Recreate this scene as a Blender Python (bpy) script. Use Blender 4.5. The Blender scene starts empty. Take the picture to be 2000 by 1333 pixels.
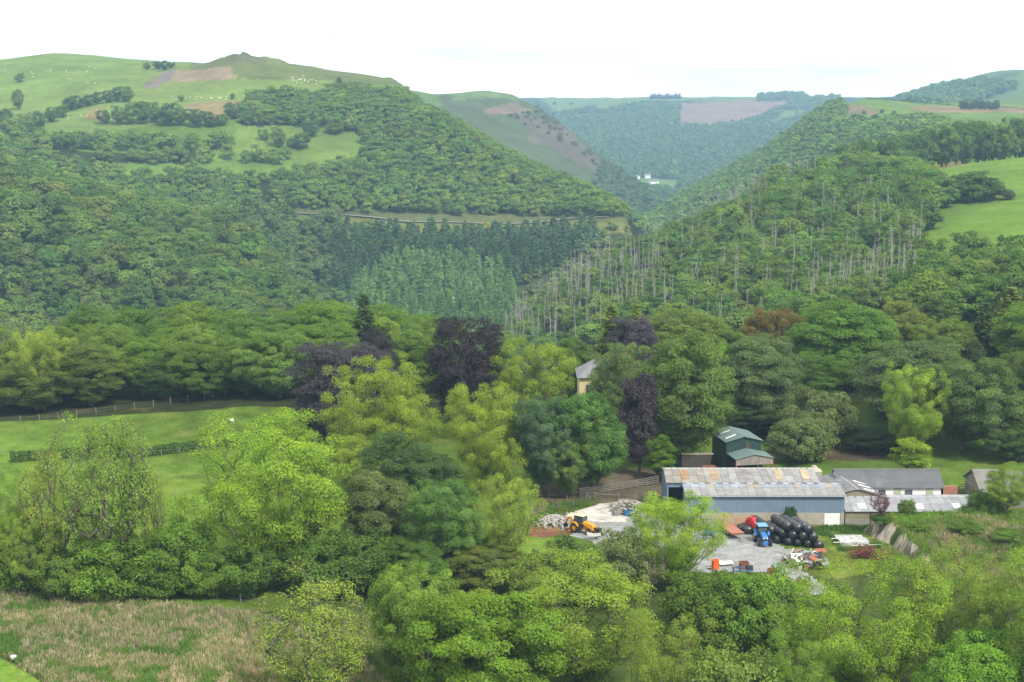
import bpy, math, random
import numpy as np
from math import radians, sin, cos, pi
scene = bpy.context.scene
COL = scene.collection

# ------------------------------------------------------------------ camera
CAM_Z, PITCH, F = 60.0, radians(9.5), 3200.0          # F: focal length in pixels of the 2000 px wide photo
CP, SP = cos(PITCH), sin(PITCH)
cam_d = bpy.data.cameras.new("camera"); cam = bpy.data.objects.new("camera", cam_d); COL.objects.link(cam)
cam.location = (0, 0, CAM_Z); cam.rotation_euler = (radians(90) - PITCH, 0, 0)
cam_d.sensor_width = 36; cam_d.lens = 36 * F / 2000; cam_d.clip_start = 1; cam_d.clip_end = 30000
scene.camera = cam

# ------------------------------------------------------------------ light: bright overcast
SUN_EL, SUN_AZ = radians(49), radians(143)              # azimuth clockwise from +Y (sun behind the camera, to the right)
w = bpy.data.worlds.new("World"); scene.world = w; w.use_nodes = True
nt = w.node_tree; nt.nodes.clear()
out = nt.nodes.new("ShaderNodeOutputWorld"); bg = nt.nodes.new("ShaderNodeBackground")
sky = nt.nodes.new("ShaderNodeTexSky"); sky.sky_type = 'NISHITA'; sky.sun_disc = False
sky.sun_elevation = SUN_EL; sky.sun_rotation = SUN_AZ; sky.dust_density = 3.0; sky.altitude = 200
tc = nt.nodes.new("ShaderNodeTexCoord"); mp = nt.nodes.new("ShaderNodeMapping"); mp.inputs['Scale'].default_value = (1.6, 1.6, 14)
nz = nt.nodes.new("ShaderNodeTexNoise"); nz.inputs['Scale'].default_value = 2.2; nz.inputs['Detail'].default_value = 6
rp = nt.nodes.new("ShaderNodeValToRGB")
rp.color_ramp.elements[0].position = 0.36; rp.color_ramp.elements[0].color = (4.4, 4.7, 5.0, 1)
rp.color_ramp.elements[1].position = 0.62; rp.color_ramp.elements[1].color = (9.9, 9.7, 9.4, 1)
mx = nt.nodes.new("ShaderNodeMix"); mx.data_type = 'RGBA'; mx.inputs[0].default_value = 0.92
L = nt.links.new
L(tc.outputs['Generated'], mp.inputs[0]); L(mp.outputs[0], nz.inputs['Vector']); L(nz.outputs['Fac'], rp.inputs[0])
L(sky.outputs[0], mx.inputs[6]); L(rp.outputs[0], mx.inputs[7]); L(mx.outputs[2], bg.inputs[0])
bg.inputs[1].default_value = 0.095; L(bg.outputs[0], out.inputs[0])
sun_d = bpy.data.lights.new("sun", 'SUN'); sun_d.energy = 2.3; sun_d.angle = radians(9); sun_d.color = (1, 0.96, 0.88)
sun = bpy.data.objects.new("sun", sun_d); COL.objects.link(sun)
sdir = (sin(SUN_AZ) * cos(SUN_EL), cos(SUN_AZ) * cos(SUN_EL), sin(SUN_EL))
from mathutils import Vector, Matrix, Euler
sun.rotation_euler = Vector(sdir).to_track_quat('Z', 'Y').to_euler(); sun.location = (0, 0, 300)
scene.view_settings.view_transform = 'Standard'; scene.view_settings.look = 'None'
scene.view_settings.exposure = 1.2; scene.view_settings.gamma = 1.0
cy = scene.cycles
cy.max_bounces = 5; cy.diffuse_bounces = 3; cy.glossy_bounces = 2; cy.transmission_bounces = 3; cy.transparent_max_bounces = 4; cy.volume_bounces = 0
cy.use_denoising = True
try: cy.denoiser = 'OPENIMAGEDENOISE'
except Exception: pass
cy.caustics_reflective = False; cy.caustics_refractive = False

HAZE_D, HAZE_COL = 0.00012, (0.46, 0.74, 1.0, 1)
# ------------------------------------------------------------------ projection helpers
def ray(px, py):
    v = (666.5 - py) / F
    return np.array([(px - 1000) / F, CP + v * SP, -SP + v * CP])
def at_y(px, py, Y):
    d = ray(px, py); t = Y / d[1]
    return np.array([t * d[0], Y, CAM_Z + t * d[2]])
def at_z(px, py, z=0.0):
    d = ray(px, py); t = (z - CAM_Z) / d[2]
    return np.array([t * d[0], t * d[1], z])
def project(X, Y, Z):
    zz = Z - CAM_Z; fw = Y * CP - zz * SP; up = Y * SP + zz * CP
    return 1000 + F * X / fw, 666.5 - F * up / fw
def in_poly(x, y, P):
    r = np.zeros(np.shape(x), bool); n = len(P)
    for i in range(n):
        (x0, y0), (x1, y1) = P[i], P[(i + 1) % n]
        if y0 == y1: continue
        c = ((y0 > y) != (y1 > y)) & (x < (x1 - x0) * (y - y0) / (y1 - y0) + x0)
        r ^= c
    return r
def hash2(ix, iy, seed):
    h = (ix.astype(np.int64) * 374761393 + iy.astype(np.int64) * 668265263 + seed * 974634777) & 0x7fffffff
    h = ((h ^ (h >> 13)) * 1274126177) & 0x7fffffff
    return ((h ^ (h >> 16)) & 0xffff) / 65535.0
def vnoise(x, y, seed=0):
    x = np.asarray(x, float); y = np.asarray(y, float)
    ix = np.floor(x); iy = np.floor(y); fx = x - ix; fy = y - iy
    fx = fx * fx * (3 - 2 * fx); fy = fy * fy * (3 - 2 * fy)
    a = hash2(ix, iy, seed); b = hash2(ix + 1, iy, seed); c = hash2(ix, iy + 1, seed); d = hash2(ix + 1, iy + 1, seed)
    return (a * (1 - fx) + b * fx) * (1 - fy) + (c * (1 - fx) + d * fx) * fy - 0.5
def fbm(x, y, seed=0, o=3):
    r = 0; a = 1.0
    for k in range(o):
        r = r + a * vnoise(x * 2 ** k, y * 2 ** k, seed + k); a *= 0.5
    return r
def sstep(a, b, x):
    t = np.clip((x - a) / (b - a), 0, 1); return t * t * (3 - 2 * t)

# ------------------------------------------------------------------ terrain: feature lines (photo x, distance Y, then photo y or ('z', height))
Z = lambda v: ('z', v)
FEAT = [
 [(0, 0, Z(57.2))],
 [(0, 30, Z(42))],
 [(0, 70, Z(21))],
 [(0, 120, Z(3)), (400, 120, Z(2)), (600, 120, Z(-3)), (2000, 120, Z(-3))],
 [(0, 150, Z(0.3)), (420, 150, Z(0)), (560, 150, Z(-4)), (1000, 150, Z(-6)), (1500, 150, Z(-6)), (2000, 150, Z(-5))],
 [(0, 178, Z(0)), (430, 178, Z(0)), (560, 178, Z(-1)), (1000, 178, Z(-3.5)), (1400, 178, Z(-3)), (1600, 178, Z(-1.5)), (2000, 178, Z(-1))],
 [(0, 191, Z(0))],
 [(0, 225, Z(0))],
 [(0, 262, Z(0)), (1300, 262, Z(0)), (1600, 262, Z(0.5))],
 [(0, 280, Z(-0.4)), (500, 280, Z(2.3)), (800, 280, Z(1)), (1200, 280, Z(1)), (2000, 280, Z(3))],
 [(0, 345, Z(-6)), (800, 345, Z(-8)), (1000, 345, Z(-4)), (1500, 345, Z(0)), (2000, 345, Z(5))],
 [(-600, 560, Z(-45)), (0, 560, Z(-50)), (500, 560, Z(-60)), (700, 560, Z(-75)), (900, 520, Z(-60)), (1000, 500, Z(-48)), (1200, 480, Z(-28)), (1500, 470, Z(-16)), (1800, 450, Z(-2)), (2000, 440, Z(4)), (2500, 440, Z(14))],
 [(-600, 830, 330), (0, 820, 375), (250, 800, 415), (400, 780, 445), (480, 750, 490), (540, 720, 560), (600, 690, 650), (650, 690, 715), (940, 690, 715), (1000, 690, 645), (1100, 710, 560), (1250, 740, 480), (1350, 755, 450), (1450, 770, 405), (1550, 785, 368), (1650, 800, 348), (1750, 810, 345), (1800, 815, 338), (1900, 840, 322), (2000, 850, 308), (2500, 880, 260)],
 [(-600, 900, Z(0)), (0, 900, Z(-12)), (300, 890, Z(-25)), (480, 870, Z(-58)), (600, 850, Z(-82)), (1150, 850, Z(-82)), (1250, 860, Z(-75)), (1400, 880, Z(-60)), (1600, 900, Z(-22)), (1750, 910, Z(4)), (2000, 960, Z(16)), (2500, 1000, Z(30))],
 [(-600, 1000, 320), (0, 1000, 340), (250, 1010, 392), (400, 1020, 404), (510, 1030, 411), (650, 1030, 421), (800, 1035, 431), (1000, 1040, 434), (1150, 1040, 431), (1228, 1040, 430), (1270, 1045, Z(-97)), (1400, 1100, Z(-100)), (1600, 1150, Z(-60)), (1750, 1150, Z(0)), (1850, 1150, Z(8)), (2000, 1150, Z(20)), (2500, 1200, Z(40))],
 [(-600, 1100, 250), (0, 1100, 275), (250, 1090, 300), (450, 1085, 335), (700, 1110, 335), (900, 1100, 355), (1000, 1090, 382), (1100, 1075, 400), (1190, 1060, 414), (1232, 1055, 428), (1275, 1200, Z(-108)), (1400, 1250, Z(-95)), (1600, 1350, Z(-30)), (1700, 1350, 272), (1800, 1350, 255), (2000, 1400, 240), (2500, 1400, 240)],
 [(-600, 1300, 190), (0, 1300, 205), (250, 1250, 198), (470, 1250, 202), (620, 1250, 200), (700, 1240, 200), (800, 1220, 218), (870, 1200, 246), (950, 1180, 292), (1000, 1160, 322), (1050, 1140, 346), (1100, 1120, 366), (1150, 1100, 388), (1200, 1080, 410), (1237, 1070, 438), (1285, 1300, Z(-112)), (1400, 1500, 392), (1500, 1520, 345), (1600, 1550, 262), (1700, 1550, 238), (2000, 1600, 228), (2500, 1600, 228)],
 [(-600, 1700, 125), (0, 1700, 116), (70, 1700, 109), (120, 1700, 107), (200, 1700, 113), (300, 1650, 122), (400, 1450, 126), (435, 1420, 117), (455, 1400, 116), (470, 1400, 110), (490, 1400, 112), (500, 1410, 119), (530, 1420, 117), (560, 1430, 124), (600, 1450, 130), (660, 1450, 142), (720, 1450, 151), (770, 1450, 160), (800, 1450, 185), (840, 1450, 225), (900, 1450, 275), (1000, 1450, 350), (1100, 1400, 400), (1200, 1400, Z(-100)), (1250, 1620, 440), (1300, 1650, 412), (1400, 1750, 356), (1500, 1800, 300), (1600, 1850, 222), (1640, 1850, 202), (1690, 1850, 190), (1740, 1850, 195), (1800, 1850, 205), (2000, 1850, 218), (2500, 1850, 200)],
 [(-600, 2100, Z(45)), (600, 2100, Z(38)), (800, 2100, Z(10)), (900, 2100, Z(-20)), (1000, 2050, Z(-70)), (1100, 2000, Z(-110)), (1250, 2000, Z(-128)), (1400, 2050, Z(-100)), (1600, 2100, Z(-40)), (1700, 2100, Z(10)), (2000, 2100, Z(15)), (2500, 2100, Z(15))],
 [(-600, 2500, Z(40)), (700, 2500, Z(38)), (850, 2500, 188), (900, 2500, 183), (960, 2500, 180), (1000, 2480, 189), (1050, 2450, 212), (1100, 2400, 245), (1150, 2350, 288), (1200, 2300, 333), (1250, 2280, 366), (1300, 2250, 398), (1335, 2230, 428), (1400, 2300, Z(-150)), (1600, 2300, Z(-100)), (1700, 2400, Z(0)), (2000, 2400, Z(10)), (2500, 2400, Z(20))],
 [(-600, 3000, Z(30)), (700, 3000, Z(30)), (900, 3000, Z(-20)), (1000, 3000, Z(-80)), (1100, 3000, Z(-125)), (1200, 3000, 368), (1270, 3000, 366), (1400, 3000, 372), (1600, 3000, Z(-110)), (1750, 2900, Z(-10)), (2000, 2800, Z(10)), (2500, 2800, Z(20))],
 [(-600, 4800, 215), (700, 4800, 215), (1050, 4800, 206), (1150, 4800, 200), (1300, 4800, 193), (1450, 4800, 194), (1530, 4800, 190), (1600, 4800, 193), (1680, 4500, 200), (1750, 3900, 194), (1800, 3600, 184), (1850, 3500, 166), (1900, 3450, 153), (1960, 3400, 142), (2000, 3400, 139), (2500, 3300, 115)],
 [(-600, 5400, Z(-40)), (2500, 5400, Z(-40))],
]
S_MAX, NS = 0.56, 1000
s_ax = np.linspace(-S_MAX, S_MAX, NS)
Yr = np.concatenate([np.arange(0, 140, 2.5), np.arange(140, 285, 0.45), np.arange(285, 340, 1.0), np.arange(340, 900, 2.6), np.arange(900, 1480, 3.2),
                     np.arange(1480, 2600, 9.0), np.arange(2600, 5000, 24.0), np.arange(5000, 5401, 50.0)])
NY = len(Yr)
Yk = np.zeros((NS, len(FEAT))); Zk = np.zeros((NS, len(FEAT)))
ker = np.exp(-0.5 * (np.arange(-14, 15) / 3.2) ** 2); ker /= ker.sum()
for k, ft in enumerate(FEAT):
    S, YY, ZZ = [], [], []
    for (px, Y, v) in ft:
        if isinstance(v, tuple):
            z = v[1]; d = (z - CAM_Z) / max(Y, 1); py = 666.5 - F * (SP + d * CP) / (CP - d * SP) if Y > 0 else 666
            ss = (px - 1000) / F * (1 - d * SP / CP) * CP if Y > 0 else (px - 1000) / F
            S.append((px - 1000) / F * (CP - d * SP)); YY.append(Y); ZZ.append(z)
        else:
            p = at_y(px, v, Y); S.append(p[0] / Y); YY.append(Y); ZZ.append(p[2])
    o = np.argsort(S)
    a = np.interp(s_ax, np.array(S)[o], np.array(YY, float)[o]); b = np.interp(s_ax, np.array(S)[o], np.array(ZZ, float)[o])
    pad = lambda q: np.convolve(np.concatenate([np.full(14, q[0]), q, np.full(14, q[-1])]), ker, 'valid')
    Yk[:, k] = pad(a); Zk[:, k] = pad(b)
h_ = np.diff(Yk, axis=1); dl = np.diff(Zk, axis=1) / h_
m_ = np.zeros_like(Zk); w1 = 2 * h_[:, 1:] + h_[:, :-1]; w2 = h_[:, 1:] + 2 * h_[:, :-1]
with np.errstate(divide='ignore', invalid='ignore'):
    hm = (w1 + w2) / (w1 / dl[:, :-1] + w2 / dl[:, 1:])
m_[:, 1:-1] = np.where(dl[:, :-1] * dl[:, 1:] > 0, np.nan_to_num(hm), 0); m_[:, 0] = dl[:, 0]; m_[:, -1] = dl[:, -1]
TZ = np.zeros((NY, NS))
for c in range(NS):
    i = np.clip(np.searchsorted(Yk[c], Yr, 'right') - 1, 0, len(FEAT) - 2)
    hh = h_[c][i]; t = (Yr - Yk[c][i]) / hh; t2 = t * t; t3 = t2 * t
    TZ[:, c] = (2 * t3 - 3 * t2 + 1) * Zk[c][i] + (t3 - 2 * t2 + t) * hh * m_[c][i] + (-2 * t3 + 3 * t2) * Zk[c][i + 1] + (t3 - t2) * hh * m_[c][i + 1]
TX = s_ax[None, :] * Yr[:, None]; TY = np.repeat(Yr[:, None], NS, 1)
amp = sstep(300, 800, TY)
TZ += amp * (fbm(TX / 90, TY / 90, 3, 3) * 5.0) * np.where(TY > 1900, 1.8, 1)
TZ += (1 - amp) * sstep(125, 150, TY) * 0.35 * fbm(TX / 14, TY / 14, 7, 2)
# folds and gullies on the near wooded slopes
fold = sstep(540, 620, TY) * (1 - sstep(800, 860, TY)) * (TX < 0)
TZ += fold * 9.0 * np.sin((TX * .8 + TY * .55) / 17.0 + 1.5 * fbm(TX / 60, TY / 60, 41, 2)) * .6
# rocky crag on the skyline
pxs = project(TX, np.maximum(TY, 1), TZ)[0]
for cx, cw, chh, cy in ((471, 20, 3.6, 1402), (436, 22, 2.4, 1412), (505, 26, 1.6, 1410), (530, 34, 2.2, 1420), (580, 36, 1.4, 1438), (776, 22, 2.6, 1446)):
    TZ += chh * np.clip(1.35 * np.exp(-((pxs - cx) / cw) ** 2), 0, 1) * np.exp(-((TY - cy) / 16) ** 2) * (1 + 1.0 * fbm(TX / 4, TY / 4, 61, 3))
# earth mound beside the low shed (cut bank towards the yard)
def mound(X, Y):
    e = 1.3 * fbm(X / 4, Y / 4, 21, 2) + 1.7 * fbm(X / 1.5, Y / 1.1, 22, 3)
    side = sstep(0, 2.2, X - (45.2 + .25 * (208 - Y)) + e * .5)
    front = sstep(187, 203, Y + e * 1.5) ** 0.8; back = 1 - sstep(206.0, 208.2, Y)
    return side * front * back * (2.35 + 0.5 * fbm(X / 3, Y / 3, 33, 2) + 0.03 * (X - 46))
TZ += mound(TX, TY)
# the terrace cut for the road
def hgt(X, Y):
    X = np.asarray(X, float); Y = np.asarray(Y, float)
    s = np.clip(X / np.maximum(Y, 1e-6), -S_MAX, S_MAX - 1e-6); fc = (s + S_MAX) / (2 * S_MAX) * (NS - 1); c = np.clip(fc.astype(int), 0, NS - 2); fc = fc - c
    r = np.clip(np.searchsorted(Yr, Y, 'right') - 1, 0, NY - 2); fr = (Y - Yr[r]) / (Yr[r + 1] - Yr[r])
    return (TZ[r, c] * (1 - fc) + TZ[r, c + 1] * fc) * (1 - fr) + (TZ[r + 1, c] * (1 - fc) + TZ[r + 1, c + 1] * fc) * fr

# ------------------------------------------------------------------ mesh + material helpers
def link_mesh(name, verts, faces, mat=None, parent=None, col=None, smooth=False, face_mats=None):
    me = bpy.data.meshes.new(name)
    verts = np.asarray(verts, np.float32)
    if isinstance(faces, np.ndarray):
        n, k = faces.shape
        me.vertices.add(len(verts)); me.vertices.foreach_set("co", verts.ravel())
        me.loops.add(n * k); me.loops.foreach_set("vertex_index", faces.ravel().astype(np.int32))
        me.polygons.add(n); me.polygons.foreach_set("loop_start", np.arange(0, n * k, k, dtype=np.int32))
        me.update(calc_edges=True)
    else:
        me.from_pydata([tuple(map(float, v)) for v in verts], [], faces); me.update()
    if col is not None:
        a = me.color_attributes.new("Col", 'FLOAT_COLOR', 'POINT')
        c4 = np.ones((len(verts), 4), np.float32); c4[:, :3] = col; a.data.foreach_set("color", c4.ravel())
    me.polygons.foreach_set("use_smooth", np.full(len(me.polygons), smooth))
    if mat is not None:
        for mm in (mat if isinstance(mat, (list, tuple)) else [mat]): me.materials.append(mm)
    if face_mats is not None: me.polygons.foreach_set("material_index", np.asarray(face_mats, np.int32))
    o = bpy.data.objects.new(name, me); COL.objects.link(o)
    if parent: o.parent = parent
    return o
def tag(o, label=None, cat=None, group=None, kind=None):
    if label: o["label"] = label
    if cat: o["category"] = cat
    if group: o["group"] = group
    if kind or cat: o["kind"] = kind or "thing"
    return o
def empty(name, loc, rz=0.0, scale=(1, 1, 1)):
    o = bpy.data.objects.new(name, None); COL.objects.link(o)
    o.location = [float(v) for v in loc]; o.rotation_euler = (0, 0, rz); o.scale = scale; o.empty_display_size = 0.3
    return o
def new_mat(name):
    m = bpy.data.materials.new(name); m.use_nodes = True; n = m.node_tree; n.nodes.clear()
    o = n.nodes.new("ShaderNodeOutputMaterial"); return m, n, o
def N(n, t, **kw):
    x = n.nodes.new(t)
    for k, v in kw.items():
        if k in x.inputs: x.inputs[k].default_value = v
        else: setattr(x, k, v)
    return x
def noise(n, scale, detail=3, vec=None, rough=0.6):
    x = N(n, "ShaderNodeTexNoise"); x.inputs['Scale'].default_value = scale; x.inputs['Detail'].default_value = detail; x.inputs['Roughness'].default_value = rough
    if vec is not None: n.links.new(vec, x.inputs['Vector'])
    return x.outputs['Fac']
def ramp(n, fac, stops):
    r = N(n, "ShaderNodeValToRGB"); e = r.color_ramp.elements
    while len(e) < len(stops): e.new(0.5)
    for q, (p, c) in zip(e, stops): q.position = p; q.color = (*c, 1) if len(c) == 3 else c
    n.links.new(fac, r.inputs[0]); return r.outputs[0]
def mixc(n, fac, a, b, mode='MIX'):
    x = N(n, "ShaderNodeMix"); x.data_type = 'RGBA'; x.blend_type = mode
    for sock, v in ((0, fac), (6, a), (7, b)):
        if isinstance(v, (int, float)): x.inputs[sock].default_value = v
        elif isinstance(v, tuple): x.inputs[sock].default_value = (*v, 1)
        else: n.links.new(v, x.inputs[sock])
    return x.outputs[2]
def paint(name, base, var=0.25, rough=0.6, scale=3.0, dirt=None, dirt_amt=0.5, metallic=0.0, bump=0.0, spec=0.3, wave=None):
    """painted / weathered surface: noise variation, optional dirt patches, optional corrugation (pitch, axis)"""
    m, n, o = new_mat(name); tcn = N(n, "ShaderNodeTexCoord"); ob = tcn.outputs['Object']
    f1 = noise(n, scale, 5, ob); f2 = noise(n, scale * 7, 3, ob)
    lo = tuple(c * (1 - var) for c in base); hi = tuple(min(1, c * (1 + var)) for c in base)
    c = ramp(n, f1, [(0.3, lo), (0.7, hi)])
    c = mixc(n, 0.35, c, ramp(n, f2, [(0.3, lo), (0.7, hi)]))
    if dirt:
        f3 = noise(n, scale * 0.6, 6, ob, 0.75)
        c = mixc(n, ramp(n, f3, [(0.5, (0, 0, 0)), (0.72, (dirt_amt,) * 3)]), c, dirt)
    b = N(n, "ShaderNodeBsdfPrincipled"); b.inputs['Roughness'].default_value = rough; b.inputs['Metallic'].default_value = metallic
    b.inputs['Specular IOR Level'].default_value = spec
    hgt_s = None
    if wave:
        wv = N(n, "ShaderNodeTexWave"); wv.bands_direction = wave[1]; wv.inputs['Scale'].default_value = 0.5 / wave[0] * 0.62; wv.inputs['Distortion'].default_value = 0
        n.links.new(ob, wv.inputs['Vector']); hgt_s = wv.outputs['Fac']
        bp = N(n, "ShaderNodeBump"); bp.inputs['Strength'].default_value = wave[2]; bp.inputs['Distance'].default_value = 0.05
        n.links.new(hgt_s, bp.inputs['Height']); n.links.new(bp.outputs[0], b.inputs['Normal'])
    elif bump:
        bp = N(n, "ShaderNodeBump"); bp.inputs['Strength'].default_value = bump; bp.inputs['Distance'].default_value = 0.05
        n.links.new(f2, bp.inputs['Height']); n.links.new(bp.outputs[0], b.inputs['Normal'])
    n.links.new(c, b.inputs['Base Color']); n.links.new(b.outputs[0], o.inputs[0])
    return m

LEAF_GAIN = 1.68
def leaf_material(name, attr):
    """foliage: object colour (or the Col attribute) varied leaf by leaf, half of the light passing through"""
    m, n, o = new_mat(name)
    if attr:
        base = N(n, "ShaderNodeVertexColor"); base.layer_name = "Col"; bc = base.outputs['Color']
    else:
        oi = N(n, "ShaderNodeObjectInfo"); bc0 = oi.outputs['Color']
        at = N(n, "ShaderNodeVertexColor"); at.layer_name = "Col"
        bc = mixc(n, 1.0, bc0, at.outputs['Color'], 'MULTIPLY')
    g = N(n, "ShaderNodeNewGeometry")
    f = noise(n, 0.22 if not attr else 0.05, 3, g.outputs['Position'])
    c = mixc(n, 1.0, bc, ramp(n, f, [(0.3, tuple(LEAF_GAIN * q for q in (0.86, 0.88, 0.62))), (0.7, tuple(LEAF_GAIN * q for q in (1.24, 1.16, 0.80)))]), 'MULTIPLY')
    d = N(n, "ShaderNodeBsdfDiffuse"); t = N(n, "ShaderNodeBsdfTranslucent"); ms = N(n, "ShaderNodeMixShader"); ms.inputs[0].default_value = 0.42
    tcx = mixc(n, 1.0, c, (1.0, 1.2, 0.6), 'MULTIPLY')
    n.links.new(c, d.inputs[0]); n.links.new(tcx, t.inputs[0]); n.links.new(d.outputs[0], ms.inputs[1]); n.links.new(t.outputs[0], ms.inputs[2])
    gl = N(n, "ShaderNodeBsdfGlossy"); gl.inputs['Roughness'].default_value = 0.5; gl.inputs['Color'].default_value = (0.9, 0.95, 1, 1)
    m2 = N(n, "ShaderNodeMixShader"); m2.inputs[0].default_value = 0.015
    n.links.new(ms.outputs[0], m2.inputs[1]); n.links.new(gl.outputs[0], m2.inputs[2]); n.links.new(m2.outputs[0], o.inputs[0])
    return m
M_LEAF = leaf_material("leaves", False); M_WOOD_LEAF = leaf_material("woodland_leaves", True)
M_BARK = paint("bark", (0.12, 0.10, 0.08), 0.35, 0.9, 1.5, dirt=(0.06, 0.075, 0.04))
M_DEAD = paint("dead_wood", (0.25, 0.235, 0.215), 0.3, 0.9, 1.0)

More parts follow.
